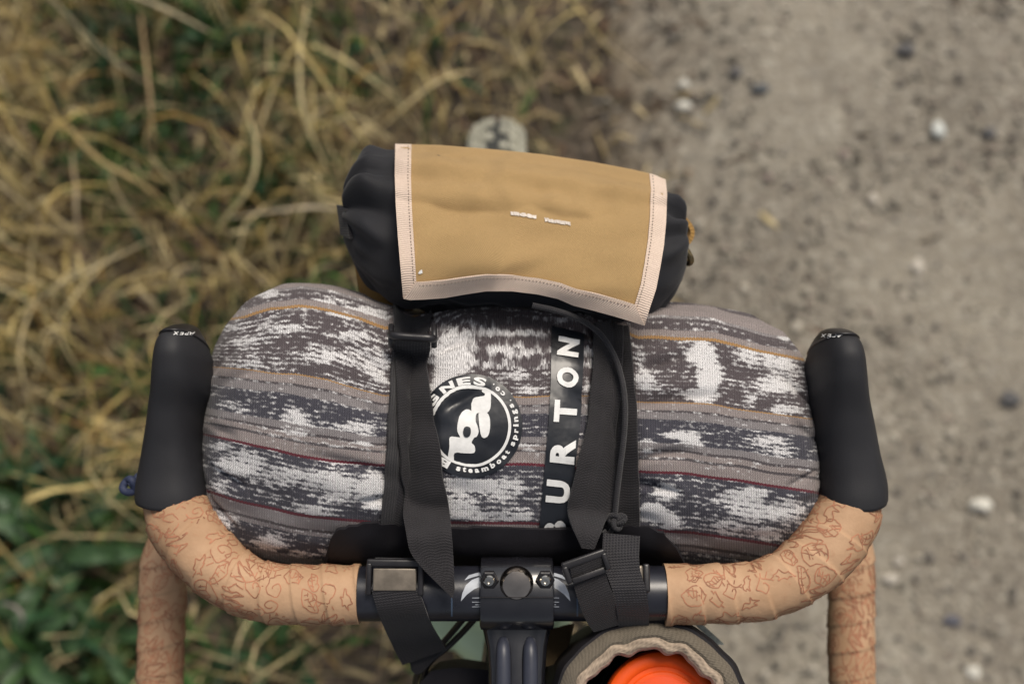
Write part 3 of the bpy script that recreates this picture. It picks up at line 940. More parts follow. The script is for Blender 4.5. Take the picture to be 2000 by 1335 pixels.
def drape(rows, cols=8, step=9, off=.0015, z=None, smooth=2, tree=None):
    """rows: (xl,yl,xr,yr[,z]) pixels; None/absent z = lies on the roll"""
    out = []
    for a, b in zip(rows[:-1], rows[1:]):
        d = max(math.hypot(b[0] - a[0], b[1] - a[1]), math.hypot(b[2] - a[2], b[3] - a[3]))
        k = max(1, int(d / step))
        for i in range(k): out.append(lerp_row(a, b, i / k))
    out.append(lerp_row(rows[-1], rows[-1], 0))
    G = np.zeros((len(out), cols, 3))
    for i, r in enumerate(out):
        for j in range(cols):
            t = j / (cols - 1)
            x = r[0] + (r[2] - r[0]) * t; y = r[1] + (r[3] - r[1]) * t
            G[i, j] = onroll(x, y, off, z, tree) if r[4] is None else P(x, y, r[4])
    for _ in range(smooth):
        G[1:-1] = (G[:-2] + 2 * G[1:-1] + G[2:]) / 4
    return G


def lerp_row(a, b, t):
    za = a[4] if len(a) > 4 else None; zb = b[4] if len(b) > 4 else None
    if za is None and zb is None: z = None
    elif za is None or zb is None:
        xm = (a[0] + a[2]) / 2, (a[1] + a[3]) / 2; xn = (b[0] + b[2]) / 2, (b[1] + b[3]) / 2
        za = onroll(*xm, .002)[2] if za is None else za
        zb = onroll(*xn, .002)[2] if zb is None else zb
        z = za + (zb - za) * t
        if t == 0 and (len(a) < 5 or a[4] is None): z = None
    else: z = za + (zb - za) * t
    return tuple(a[i] + (b[i] - a[i]) * t for i in range(4)) + (z,)


# ---- prints on the roll: text helper
def text_mesh(txt, bold=.02, shear=0.0, extrude=0.0):
    cu = bpy.data.curves.new("t", 'FONT'); cu.body = txt; cu.size = 1; cu.offset = bold; cu.shear = shear
    cu.align_x = 'CENTER'; cu.resolution_u = 4
    ob = bpy.data.objects.new("t", cu); scene.collection.objects.link(ob)
    dg = bpy.context.evaluated_depsgraph_get()
    me = bpy.data.meshes.new_from_object(ob.evaluated_get(dg))
    bm = bmesh.new(); bm.from_mesh(me)
    bmesh.ops.triangulate(bm, faces=bm.faces[:])
    for _ in range(2):
        es = [e for e in bm.edges if e.calc_length() > .18]
        if not es: break
        bmesh.ops.subdivide_edges(bm, edges=es, cuts=1)
    bmesh.ops.triangulate(bm, faces=bm.faces[:])
    V = np.array([v.co[:] for v in bm.verts]) if len(bm.verts) else np.zeros((0, 3)); Fc = [[v.index for v in f.verts] for f in bm.faces]
    bm.free(); bpy.data.objects.remove(ob); bpy.data.curves.remove(cu); bpy.data.meshes.remove(me)
    return V[:, :2], Fc


def norm_glyph(ch, bold=.02, w=1.0, h=1.0, shear=0):
    V, Fc = text_mesh(ch, bold, shear)
    lo_, hi_ = V.min(0), V.max(0)
    V = (V - (lo_ + hi_) / 2) / (hi_ - lo_) * np.array([w, h])
    return V, Fc


def poly_fill(pts, cuts=.2):
    bm = bmesh.new()
    vs = [bm.verts.new((x, y, 0)) for x, y in pts]
    bm.faces.new(vs)
    bmesh.ops.triangulate(bm, faces=bm.faces[:])
    for _ in range(3):
        es = [e for e in bm.edges if e.calc_length() > cuts]
        if not es: break
        bmesh.ops.subdivide_edges(bm, edges=es, cuts=1)
        bmesh.ops.triangulate(bm, faces=bm.faces[:])
    V = np.array([v.co[:] for v in bm.verts])[:, :2]; Fc = [[v.index for v in f.verts] for f in bm.faces]
    bm.free()
    return V, Fc


def spline2(pts, n=8, closed=True):
    pts = [np.array(p, float) for p in pts]; k = len(pts); out = []
    for i in range(k):
        p0, p1, p2, p3 = pts[(i - 1) % k], pts[i], pts[(i + 1) % k], pts[(i + 2) % k]
        for j in range(n):
            t = j / n
            out.append(.5 * (2 * p1 + (p2 - p0) * t + (2 * p0 - 5 * p1 + 4 * p2 - p3) * t * t + (3 * p1 - p0 - 3 * p2 + p3) * t**3))
    return out


def decal(name, items, off, mat, parent, tree=None):
    """items: list of (V2 in pixels, faces)"""
    V, Fc, b = [], [], 0
    for v2, f in items:
        for x, y in v2: V.append(onroll(x, y, off, tree=tree))
        Fc += [[i + b for i in q] for q in f]; b += len(v2)
    o = mesh_obj(name, V, Fc, mat, parent)
    # faces towards the viewer
    bm = bmesh.new(); bm.from_mesh(o.data)
    c = Vector(CAM) - (parent.matrix_world.translation if parent else Vector()) - (Vector(parent.location) if parent else Vector()) * 0
    for f in bm.faces:
        if f.normal.z < 0: f.normal_flip()
    bm.to_mesh(o.data); bm.free()
    return o


# round badge
BX, BY, BR = 920.7, 831.5, 99.5
n_r, n_a = 12, 72
V, Fc = [], []
for i in range(n_r + 1):
    for j in range(n_a):
        a = 2 * math.pi * j / n_a
        V.append((BX + BR * i / n_r * math.cos(a) * .995, BY + BR * i / n_r * math.sin(a) * 1.01))
Fc = grid_faces(n_r + 1, n_a, True).tolist()
badge = decal("round_badge", [(V, Fc)], .0010, M['badge_black'], roll)
badge['label'] = "round black printed badge with white ring, slab lettering and reclining emblem"
ringV, ringF = [], []
for i, r in enumerate((72.5, 75.2, 78.0)):
    for j in range(96):
        a = 2 * math.pi * j / 96
        ringV.append((BX - 1 + r * math.cos(a), BY + r * 1.02 * math.sin(a)))
items = [(ringV, grid_faces(3, 96, True).tolist())]


def arc_glyph(ch, ang, rad, w, h, inward=False, bold=.045):
    V, Fc = norm_glyph(ch, bold, w, h)
    a = R(ang)
    out = []
    for x, y in V:
        if not inward:      # top text, letter tops point outwards, read clockwise
            aa = a - x / rad; rr = rad + y
        else:               # bottom text, tops point to the centre, read anticlockwise
            aa = a + x / rad; rr = rad - y
        out.append((BX + rr * math.cos(aa), BY - rr * math.sin(aa)))
    return out, Fc


for ch, an, ww in (('S', 79, 25), ('E', 99.5, 26), ('N', 122, 28), ('G', 147, 26), ('A', 172, 28), ('G', 203, 25), ('I', 219, 11), ('B', 233, 24)):
    items.append(arc_glyph(ch, an, 87.6, ww, 14.5, bold=.05))
    # slab serifs
hts = dict(t=(9.5, 1.5), b=(10.5, 1.5), p=(10.5, -1.5), g=(10.5, -1.5), i=(10.5, 1.5), l=(11, 2))
txt = "steamboat springs, co."
wds = dict(s=8, t=7, e=8.5, a=8.5, m=14, b=9, o=9, p=9, r=8, i=5, n=10, g=9, c=8.5)
tot = sum(wds.get(c, 5) + 1.6 for c in txt); cur = -111.0
for c in txt:
    wdt = wds.get(c, 5) + 1.6; da = wdt / tot * 175.0
    if c != ' ':
        if c in ',.':
            g2 = norm_glyph('.', .02, 2.6, 3.2)
            sy = 3.2
        else:
            g2 = norm_glyph(c, .045, wds[c], hts.get(c, (7.8, 0))[0]); sy = -hts.get(c, (0, 0))[1]
        a = R(cur + da / 2); out = []
        for x, y in g2[0]:
            aa = a + x / 87.5; rr = 87.5 - y + sy
            out.append((BX + rr * math.cos(aa), BY - rr * math.sin(aa)))
        items.append((out, g2[1]))
    cur += da
# emblem, traced as closed curves (image px = 820 + x/5.564, 710 + y/5.564)
def z8(pts, n=6): return [(820 + x / 5.564, 710 + y / 5.564) for x, y in (spline2(pts, n) if n else pts)]
body = [(685, 285), (725, 280), (772, 300), (773, 400), (766, 490), (735, 535), (690, 545), (640, 540), (612, 560), (606, 630), (628, 690), (636, 745), (615, 790), (590, 800), (560, 855), (592, 890),
        (590, 960), (480, 962), (378, 962), (370, 1045), (335, 1030), (308, 1000), (322, 900), (328, 800), (400, 795), (438, 795), (412, 735), (418, 640), (445, 560), (500, 508), (545, 510), (562, 518), (568, 450), (600, 388), (660, 372), (705, 360), (712, 335), (685, 315)]
arm = [(660, 540), (695, 560), (690, 610), (672, 580), (655, 550)]
leg2 = [(640, 545), (660, 560), (680, 612), (700, 600), (690, 545), (735, 540), (760, 600), (762, 680), (745, 770), (700, 803), (665, 780), (648, 700), (640, 620)]
items.append(poly_fill(z8(body, 3), 6))
items.append(poly_fill(z8(leg2, 3), 6))
pr = decal("badge_print", items, .0017, M['white_print'], badge)
hole = [(470, 740), (480, 700), (510, 685), (545, 700), (552, 740), (540, 780), (505, 797), (478, 780)]
decal("badge_hole", [poly_fill(z8(hole, 3), 6)], .0022, M['badge_black'], badge)

# vertical lettered strip
rows = [(1077, 640, 1139, 655), (1077, 660, 1139, 672), (1075, 750, 1135, 760), (1071, 830, 1131, 835), (1062, 930, 1120, 932), (1054, 1020, 1112, 1022), (1050, 1050, 1108, 1052)]
Gs = drape(rows, 8, 7, .0016, smooth=1)
strip = slab("lettered_strip", Gs, .0004, M['badge_black'], roll)
strip['label'] = "black vertical strip printed with white capital letters"
items = []
for ch, cx_, cy_, lw, lh, rot in (('N', 1108.5, 681, 37, 40, 9), ('O', 1107, 738, 38, 41, 4), ('T', 1102.5, 804, 42, 43, 4), ('R', 1098, 880, 44, 47, 4), ('U', 1089, 957, 43, 46, 6), ('B', 1083, 1033, 42, 46, 4)):
    V, Fc = norm_glyph(ch, .05, lw, lh)
    # reads upwards: glyph x -> image up, glyph y -> image left
    q = R(rot); out = []
    for x, y in V:
        ix, iy = -y, -x
        out.append((cx_ + ix * math.cos(q) - iy * math.sin(q) * .7, cy_ + iy * math.cos(q) + ix * math.sin(q)))
    items.append((out, Fc))
decal("strip_letters", items, .0024, M['white_print'], strip)

# ------------------------------------------------------------------ HARNESS with straps
har = thing("handlebar_harness", "black handlebar harness cradling the ikat bedroll with two webbing straps and buckles", "bar harness", loc=(0, .03, .98))
rows = []
edge = [(652, 1096), (648, 1070), (652, 1045), (668, 1025), (700, 1013), (745, 1010), (800, 1014), (900, 1019), (1000, 1020), (1110, 1020), (1200, 1016), (1252, 1012), (1285, 1028), (1310, 1055), (1325, 1080), (1330, 1098)]
xs_ = np.linspace(650, 1328, 80)
ex = [a for a, b in edge]; ey = [b for a, b in edge]
Gh = np.zeros((80, 26, 3))
for i, x in enumerate(xs_):
    y0 = np.interp(x, [650, 655, 668, 700, 745, 900, 1110, 1252, 1285, 1310, 1328], [1085, 1042, 1025, 1013, 1010, 1019, 1020, 1012, 1028, 1055, 1090])
    # follow the roll round its rear and under it, in angle
    ixr = np.interp(x, pxs, np.arange(NX)); ix = int(min(max(round(ixr), 1), NX - 2))
    col = GG[ix + 5]
    sy = SY[ix + 5]
    ph_top = None
    order = [k for k in range(int(NA * .25), -int(NA * .22), -1)]
    ks = [k for k in order if sy[k % NA] >= y0 or k < NA * .04]
    pts = np.array([col[k % NA] for k in ks])
    ctr = np.array([0, cy[ix], ZC])
    nn = pts - np.array([pts[0][0], cy[ix], ZC]); nn[:, 0] = 0; nn /= np.linalg.norm(nn, axis=1, keepdims=True)
    pts = pts + nn * .0046
    idx = np.linspace(0, len(pts) - 1, 26)
    for c in range(3): Gh[i, :, c] = np.interp(idx, np.arange(len(pts)), pts[:, c])
slab("cradle", Gh, .002, M['black_cloth'], har, up=(0, -1, .3))


def strap(name, rows, mat='webbing', cols=8, off=.0022, th=.0013, parent=None, step=9, smooth=3, label=None):
    G = drape(rows, cols, step, off, smooth=smooth)
    o = slab(name, G, th, M[mat], parent)
    if label: o['label'] = label
    return o


# left side: lower strap, then the loose tail over it
strap("strap", [(768, 600, 846, 604), (764, 650, 842, 655), (758, 760, 800, 762), (752, 870, 830, 870), (746, 960, 830, 962), (742, 1010, 822, 1014), (738, 1050, 818, 1052), (737, 1088, 816, 1090)], 'webbing_dark', off=.0034, parent=har)
strap("strap_tail", [(768, 652, 840, 660, 1.050), (764, 700, 842, 704), (764, 770, 848, 772), (766, 830, 856, 832), (770, 900, 866, 898), (782, 980, 876, 975), (795, 1050, 882, 1040, 1.035), (799, 1078, 884, 1070, 1.032), (825, 1110, 886, 1100, 1.030), (884, 1168, 888, 1150, 1.028)],
      'webbing', off=.0062, parent=har, label="loose strap tail hanging over the roll left of the badge, cut at a slant")
# right side: two layers
strap("strap", [(1160, 640, 1232, 640), (1170, 720, 1240, 722), (1180, 820, 1248, 820), (1182, 920, 1250, 920), (1184, 1000, 1252, 1000), (1180, 1050, 1250, 1056), (1178, 1090, 1246, 1096, .995)], 'webbing', off=.0034, parent=har)
strap("strap_tail", [(1152, 640, 1226, 642), (1150, 700, 1226, 702), (1146, 770, 1222, 775), (1138, 840, 1212, 848), (1122, 910, 1200, 925), (1104, 985, 1186, 1000), (1118, 1030, 1174, 1040, 1.036), (1136, 1070, 1161, 1072, 1.034)],
      'webbing', off=.0062, parent=har, label="loose strap tail beside the lettered strip, its end cut to a point")


# strap running round the handlebar: buckle assemblies
def buckle(parent, A, B, zf, wpx, name="buckle"):
    """ladder-lock: two side cheeks and two cross bars between pixel points A,B (ends of the bar)"""
    p, q = P(*A, zf), P(*B, zf)
    x = Vector(q - p); L = x.length; x.normalize()
    yv = Vector((0, -1, -.15)); yv = (yv - x * yv.dot(x)).normalized()
    mid = Vector((p + q) / 2)
    obs = rbox(name, (L + .006, .0045, .0042), M['plastic'], parent, frame_M(mid, x, yv), .0014, 3)
    for sgn in (-1, 1):
        Mm = frame_M(mid + x * sgn * (L / 2 + .0016) + yv * wpx * .5, x, yv)
        rbox("cheek", (.0032, wpx, .0055), M['plastic'], obs, Mm, .0012, 3)
    rbox("cross_bar", (L, .0035, .003), M['plastic'], obs, frame_M(mid + yv * wpx * .92 + Vector((0, 0, -.001)), x, yv), .001, 2)
    return obs


ub = tube("buckle", [P(763, 652, 1.047), P(770, 655, 1.051), P(805, 658, 1.0515), P(841, 660, 1.051), P(848, 662, 1.047)], .0024, M['plastic'], har, n=20, m=12)
ub['label'] = "upper buckle bar at the top of the left strap"
for xx in (764, 848): tube("cheek", [P(xx, 636, 1.044), P(xx, 650, 1.048), P(xx, 662, 1.048), P(xx, 676, 1.044)], .0018, M['plastic'], ub, n=14, m=10)
b1 = buckle(har, (727, 1098), (817, 1099), 1.021, .018)
b1['label'] = "buckle with shiny plate on the bar left of the stem"
pl = rbox("buckle_plate", (.0245, .0125, .0022), M['satin_metal'], b1, frame_M(P(771, 1131, 1.0215), (1, 0, 0), (0, -1, -.10)), .0009, 3)
strap("strap", [(733, 1088, 812, 1089, 1.016), (732, 1097, 815, 1097, 1.023), (732, 1106, 815, 1107, 1.022)], 'webbing', parent=har, smooth=0, step=3)
strap("hanging_strap", [(724, 1146, 816, 1148, 1.0215), (728, 1160, 822, 1162, 1.020), (733, 1180, 828, 1180, 1.0195), (740, 1200, 834, 1198, 1.0155), (745, 1214, 838, 1211, 1.0095), (749, 1224, 842, 1219, 1.001), (757, 1240, 848, 1232, .975), (770, 1268, 866, 1258, .965), (786, 1298, 872, 1268, .955)],
      'webbing_dark', parent=har, label="black strap end hanging below the bar left of the stem")
strap("hanging_strap", [(800, 1292, 872, 1262, .95), (803, 1308, 846, 1290, .946), (812, 1316, 822, 1314, .944)], 'black_cloth' if False else 'webbing_dark', parent=har, step=4)
b2 = buckle(har, (1107, 1103), (1172, 1080), 1.034, .010)
b2['label'] = "tilted buckle on the bar right of the stem"
strap("hanging_strap", [(1113, 1104, 1174, 1083, 1.036), (1114, 1114, 1176, 1094, 1.034), (1120, 1140, 1184, 1126, 1.028), (1128, 1170, 1197, 1158, 1.025), (1138, 1198, 1208, 1184, 1.019), (1146, 1216, 1214, 1204, 1.012), (1160, 1234, 1221, 1216, 1.003)],
      'webbing', parent=har, label="worn strap end lying over the bar right of the stem")
strap("strap", [(1178, 1040, 1250, 1046, 1.022), (1176, 1080, 1248, 1086, 1.024), (1180, 1110, 1250, 1112, 1.024), (1196, 1150, 1262, 1150, 1.024), (1202, 1180, 1266, 1178, 1.0205), (1206, 1200, 1268, 1198, 1.015), (1208, 1216, 1268, 1216, 1.006), (1208, 1224, 1268, 1224, .998)], 'webbing_dark', parent=har, step=5)
b3 = rbox("buckle", (.004, .016, .006), M['plastic'], har, frame_M(P(1262, 1128, 1.020), (1, 0, 0), (0, 1, .0)), .0015, 3)
b3['label'] = "dark loop buckle beside the right end of the bare bar"
rbox("cheek", (.003, .014, .006), M['satin_metal'], b3, frame_M(P(1250, 1128, 1.0205), (1, 0, 0), (0, 1, 0)), .0012, 3)

# ------------------------------------------------------------------ elastic cord with a knot
cp = [(1040, 596, 1.052), (1085, 600, 1.056), (1130, 618, 1.056), (1178, 650, None), (1215, 695, None), (1238, 745, None), (1247, 800, None), (1242, 860, None), (1225, 915, None), (1205, 960, None), (1192, 1000, None), (1187, 1012, None)]
Q = [onroll(a, b, .0105) if z is None else P(a, b, z) for a, b, z in cp]
Q = np.array(Q)
for _ in range(3): Q[1:-2] = (Q[:-3] + 2 * Q[1:-2] + Q[2:-1]) / 4
crd = thing("elastic_cord", "thin black elastic cord curving over the right strap and ending in a knot", "cord", loc=tuple(Q[0]))
tube("cord", Q, .00165, M['black_cord'], crd, n=90, m=10)
kc = onroll(1188, 1010, .012)
kp = [kc + np.array([(math.sin(t) + 2 * math.sin(2 * t)) * .0017, (math.cos(t) - 2 * math.cos(2 * t)) * .0016, .0014 * math.sin(3 * t)]) for t in np.linspace(0, 2 * math.pi * .97, 26)]
tube("knot", kp, .0015, M['black_cord'], crd, n=50, m=10)
tube("cord_tail", [kc + np.array([.0045, .003, .001]), kc, onroll(1176, 1019, .010), onroll(1165, 1026, .008)], .0015, M['black_cord'], crd, n=20, m=10)

# ------------------------------------------------------------------ FRONT POUCH
pouch = thing("roll_top_pouch", "black nylon pouch with tan canvas flap and pale binding resting against the bedroll", "pouch", loc=tuple(P(1010, 440, 1.0)))
# body: lofted along its length in pixel space at mid-height
ZB = 1.005
bx = [664, 676, 690, 715, 760, 800, 900, 1000, 1100, 1200, 1260, 1300, 1325, 1336, 1344]
bt = [430, 372, 335, 305, 294, 300, 308, 320, 335, 352, 362, 376, 387, 410, 460]
bb = [440, 470, 500, 545, 585, 600, 606, 612, 618, 622, 618, 592, 560, 530, 480]
nb, na = 150, 96
bpx = np.linspace(677, 1334, nb)
bt_, bb_ = np.interp(bpx, bx, bt), np.interp(bpx, bx, bb)
for _ in range(2):
    bt_[2:-2] = np.convolve(bt_, np.ones(5) / 5, 'valid'); bb_[2:-2] = np.convolve(bb_, np.ones(5) / 5, 'valid')
Gp = np.zeros((nb, na, 3)); ph2 = np.linspace(0, 2 * np.pi, na, endpoint=False)
hmax = (bb_ - bt_).max()
for i in range(nb):
    f_, r_2 = P(bpx[i], bt_[i], ZB), P(bpx[i], bb_[i], ZB)
    c_ = (f_ + r_2) / 2; a_ = (f_[1] - r_2[1]) / 2
    b_ = .042 * ((bb_[i] - bt_[i]) / hmax) ** .8
    endk = np.exp(-((bpx[i] - 668) / 70) ** 2) + np.exp(-((bpx[i] - 1342) / 50) ** 2)
    fold = (.0045 * np.exp(-((ph2 - 1.75) / .13) ** 2) + .004 * np.exp(-((ph2 - 1.15) / .12) ** 2) + .004 * np.exp(-((ph2 - 2.2) / .1) ** 2)
            - .006 * np.exp(-((ph2 - 1.45) / .12) ** 2) - .005 * np.exp(-((ph2 - 2.0) / .1) ** 2))
    side = 1.0 if bpx[i] < 1000 else .9
    wob_ = vnoise(np.full(na, bpx[i] / 45), ph2 * 2.2, 5) * .006 + vnoise(bpx[i] / 38 + ph2 * 3.1, ph2 * 5 - bpx[i] / 60, 15) * .0035
    rr_ = 1 + (fold * (.4 + 1.8 * endk) * side + wob_ * (1 + endk)) / .05
    if bpx[i] > 1280: rr_ = rr_ - .16 * np.exp(-((ph2 - 1.9) / .16) ** 2) * min(1, (bpx[i] - 1280) / 30)
    Gp[i, :, 0] = c_[0]; Gp[i, :, 1] = c_[1] - np.cos(ph2) * a_ * rr_; Gp[i, :, 2] = ZB + np.sin(ph2) * b_ * rr_
faces = grid_faces(nb, na, True)[:, ::-1].tolist() + [list(range(na)), [(nb - 1) * na + k for k in range(na - 1, -1, -1)]]
pbvh = BVHTree.FromPolygons([tuple(v) for v in Gp.reshape(-1, 3).tolist()], faces)
pb = mesh_obj("pouch_body", Gp.reshape(-1, 3), faces, M['navy_cloth'], pouch)

# flap: outline in pixels, own height profile
U_, V_ = 84, 64
topL, topR = (776, 281), (1300, 346)
def top_y(u):
    x = topL[0] + u * (topR[0] - topL[0])
    return np.interp(x, [776, 860, 960, 1060, 1160, 1240, 1280, 1300], [281, 283, 291, 301, 316, 331, 341, 350])
def bot_y(u):
    x = 790 + u * 468
    return np.interp(x, [788, 800, 830, 870, 910, 950, 1000, 1050, 1090, 1120, 1160, 1200, 1230, 1258], [581, 584, 583, 580, 573, 567, 567, 573, 582, 595, 605, 616, 625, 634])
leftx = lambda v: np.interp(v, [0, .2, .4, .6, .8, 1], [774, 773, 775, 779, 784, 789])
rightx = lambda v: np.interp(v, [0, .1, .3, .45, .6, .75, .9, 1], [1298, 1301, 1299, 1295, 1288, 1280, 1266, 1258])
def flap_z(u, v):
    z = 1.006 + .058 * np.sin(np.clip(v * 1.45 + .08, 0, 1.57)) ** .55
    z = z - .012 * np.clip((v - .72) / .28, 0, 1) ** 2 * 1.0
    z = z + .0065 * np.clip((v - .55) / .45, 0, 1) * math.exp(-((u - .40) / .12) ** 2)
    z = z - .004 * np.clip((v - .4) / .6, 0, 1) * (math.exp(-((u - .15) / .1) ** 2) + math.exp(-((u - .68) / .12) ** 2))
    z = z + float(vnoise(u * 4.2, v * 3.1, 12)) * .010 + float(vnoise(u * 7 + v * 5, v * 5, 2)) * .0045 + .0022 * math.exp(-(((u - .38) - (1 - v) * .12) / .035) ** 2) * v ** 2
    return z
def flap_pt(u, v, off=0.0):
    x = leftx(v) * (1 - u) + rightx(v) * u
    ty, by_ = top_y(u), bot_y(u)
    y = ty + (by_ - ty) * v
    p = P(x, y, flap_z(u, v) + off)
    h = pbvh.ray_cast(Vector(CAM), Vector(p - CAM).normalized())
    if h[0] is not None:
        d = Vector(p - CAM)
        if d.length > h[3] - .0060 - off:
            p = CAM + np.array(d.normalized()) * (h[3] - .0060 - off)
    return p
def flap_grid(us, vs, off=0.0):
    return np.array([[flap_pt(u, v, off) for u in us] for v in vs])
us = np.linspace(0, 1, U_); vs = np.linspace(0, 1, V_)
Gf = flap_grid(us, vs)
# continue over the crest down the front side
frontrows = []
for k in range(1, 9):
    t = k / 8
    row = Gf[0].copy(); row[:, 1] += .006 * math.sin(t * 2.4) ; row[:, 2] -= .060 * t
    frontrows.append(row)
Gf2 = np.concatenate([np.array(frontrows[::-1]), Gf])
flap = slab("flap", Gf2, .0016, M['tan_canvas'], pouch)
flap['label'] = "tan canvas flap edged in pale ribbed binding"
# binding strips along left, bottom and right, 26 px wide
bw = .056
def bind(name, us, vs, off=.0013, swap=False):
    G = flap_grid(us, vs, off)
    if swap: G = np.transpose(G, (1, 0, 2))
    return slab(name, G, .0011, M['binding'], flap)
vsl = np.linspace(0, 1, 90)
Gl = flap_grid(np.linspace(-.004, bw, 6), vsl, .0015)
fr = [Gl[0] + np.array([0, .006 * math.sin(k / 8 * 2.4), -.060 * k / 8]) for k in range(8, 0, -1)]
slab("binding", np.concatenate([np.array(fr), Gl]), .0013, M['binding'], flap)
Gr = flap_grid(np.linspace(1 - bw, 1.004, 6), vsl, .0015)
fr = [Gr[0] + np.array([0, .006 * math.sin(k / 8 * 2.4), -.060 * k / 8]) for k in range(8, 0, -1)]
slab("binding", np.concatenate([np.array(fr), Gr]), .0013, M['binding'], flap)
# bottom strip mitred: v from .885 to 1
usb = np.linspace(0, 1, 110)
Gb = []
for u in usb:
    col = []
    for j in range(6):
        t = j / 5
        v = .892 + (1.006 - .892) * t
        lo_u = bw * (1 - t) - .003; uu = lo_u + u * (1 - 2 * lo_u)
        col.append(flap_pt(uu, v, .0021))
    Gb.append(col)
slab("binding", np.array(Gb), .0016, M['binding'], flap)
# stitches: short dark dashes
sv_, sf_ = [], []
def stitch(p, q, w=.00028):
    d = q - p; n = np.cross(d, [0, 0, 1]); n /= np.linalg.norm(n) + 1e-9
    b = len(sv_); h = np.array([0, 0, .00025])
    sv_.extend([p - n * w, p + n * w, q + n * w, q - n * w, p - n * w + h, p + n * w + h, q + n * w + h, q - n * w + h])
    sf_.extend([[b, b + 1, b + 2, b + 3], [b + 7, b + 6, b + 5, b + 4], [b, b + 4, b + 5, b + 1], [b + 1, b + 5, b + 6, b + 2], [b + 2, b + 6, b + 7, b + 3], [b + 3, b + 7, b + 4, b]])
for k in range(44):
    v = .01 + k * .0205
    for u in (bw - .011, 1 - bw + .011):
        stitch(flap_pt(u, v, .0016), flap_pt(u, v + .0085, .0016))
for k in range(60):
    u = bw + .01 + k * (1 - 2 * bw - .02) / 60
    stitch(flap_pt(u, .915, .0022), flap_pt(u + .006, .915, .0022))
so = mesh_obj("stitching", sv_, sf_, M['stitch'], flap, smooth=False); so['kind'] = 'stuff'
# embroidered mark: two short rows of white thread
V, Fc = [], []
def thread(px0, py0, px1, py1, r=.00030):
    tree = fb
    p, q = onroll(px0, py0, .0005, tree=tree), onroll(px1, py1, .0005, tree=tree)
    d = q - p; L = np.linalg.norm(d); n = np.cross(d, [0, 0, 1]); n /= np.linalg.norm(n) + 1e-9
    b = len(V); up = np.array([0, 0, 1.]) * r
    for s in (p, q):
        V.extend([s - n * r, s + up, s + n * r, s - up])
    for k in range(4): Fc.append([b + k, b + (k + 1) % 4, b + 4 + (k + 1) % 4, b + 4 + k])
    Fc.extend([[b, b + 1, b + 2, b + 3], [b + 7, b + 6, b + 5, b + 4]])
fb = BVHTree.FromPolygons([tuple(v) for v in Gf2.reshape(-1, 3).tolist()], grid_faces(Gf2.shape[0], Gf2.shape[1]).tolist())
rr = random.Random(3)
for x0, x1, ya, yb_ in ((998, 1048, 417, 425), (1064, 1114, 430, 438)):
    x = x0
    while x < x1:
        y = ya + (yb_ - ya) * (x - x0) / (x1 - x0)
        h1 = rr.choice([2.2, 3.2, 3.6, 4.4]); h2 = rr.choice([2.2, 3.0, 3.8])
        thread(x, y - h1, x + rr.uniform(.2, 1.4), y + h2); x += 2.1
em = mesh_obj("embroidery", V, Fc, M['thread'], flap, smooth=False)
em['label'] = "two short rows of white embroidered thread"; em['kind'] = 'stuff'
# scuff of glue
decal("white_scuff", [poly_fill([(816, 534), (819, 529), (824, 526), (825, 533), (820, 535)], 10)], .0006, M['white_print'], flap, tree=fb)
# side tab, ring, ochre lower panel
slab("side_tab", np.array([[P(657 + 2 * k + 8 * t, 400 + 58 * t + k, 1.010 + .002 * k) for k in (0, 4, 9)] for t in np.linspace(0, 1, 14)]) + 0, .003, M['webbing'], pouch)['label'] = "black webbing loop sticking out of the pouch's left end"
tube("tab_stub", [P(676, 455, 1.0), P(684, 462, .998), P(692, 462, .997)], .0022, M['plastic'], pouch, n=10, m=10)
tube("metal_ring", [P(1314, 455, 1.018), P(1330, 474, 1.020), P(1343, 492, 1.020), P(1350, 508, 1.017), P(1344, 514, 1.010), P(1332, 500, 1.004), P(1318, 478, 1.002)], .0019, M['brass'], pouch, n=40, m=12)
slab("end_tab", np.array([[P(1305 + 30 * t + 4 * s, 448 + 18 * math.sin(t * 3) + 40 * s - 14 * t, 1.0 + .01 * t) for t in np.linspace(0, 1, 8)] for s in np.linspace(0, 1, 8)]), .002, M['ochre_cloth'], pouch)
slab("end_tab", np.array([[P(1322 + 20 * math.sin(s * 3.0) + 7 * t, 426 + 54 * s, .995 + .004 * t) for t in np.linspace(0, 1, 6)] for s in np.linspace(0, 1, 12)]), .003, M['ochre_cloth'], pouch)
# ochre lower panel under the left end
Gq = np.array([[P(690 + 100 * t + 18 * s, 498 + 120 * s - 6 * math.sin(t * 3), .985 + .01 * math.sin(t * 3) - .01 * s) for t in np.linspace(0, 1, 12)] for s in np.linspace(0, 1, 12)])
slab("lower_panel", Gq, .003, M['ochre_cloth'], pouch)['label'] = "ochre canvas panel showing under the pouch's left end"

# ------------------------------------------------------------------ BICYCLE
bike = thing("gravel_bicycle", "bicycle seen from above with peach patterned bar tape, black hoods and mint fork", "bicycle", loc=(0, 0, .0))
ZBAR = 1.0
BY_ = float(P(1000, 1158, ZBAR)[1])
barL = Tube([(-.092, BY_, ZBAR), (-.05, BY_, ZBAR), (0, BY_, ZBAR), (.05, BY_, ZBAR), (.092, BY_, ZBAR)], .0158, 60)
bar = barL.build("handlebar", M['bar_black'], bike, m=40)
bar['label'] = "bare glossy black middle of the handlebar"


def surf_poly(T, pts, off, name, mat, parent, cut=.002):
    v2, f = poly_fill(pts, cut)
    s = v2[:, 0]; a = v2[:, 1] / .0158
    V = T.surf(s, a, off)
    return mesh_obj(name, V, f, mat, parent)


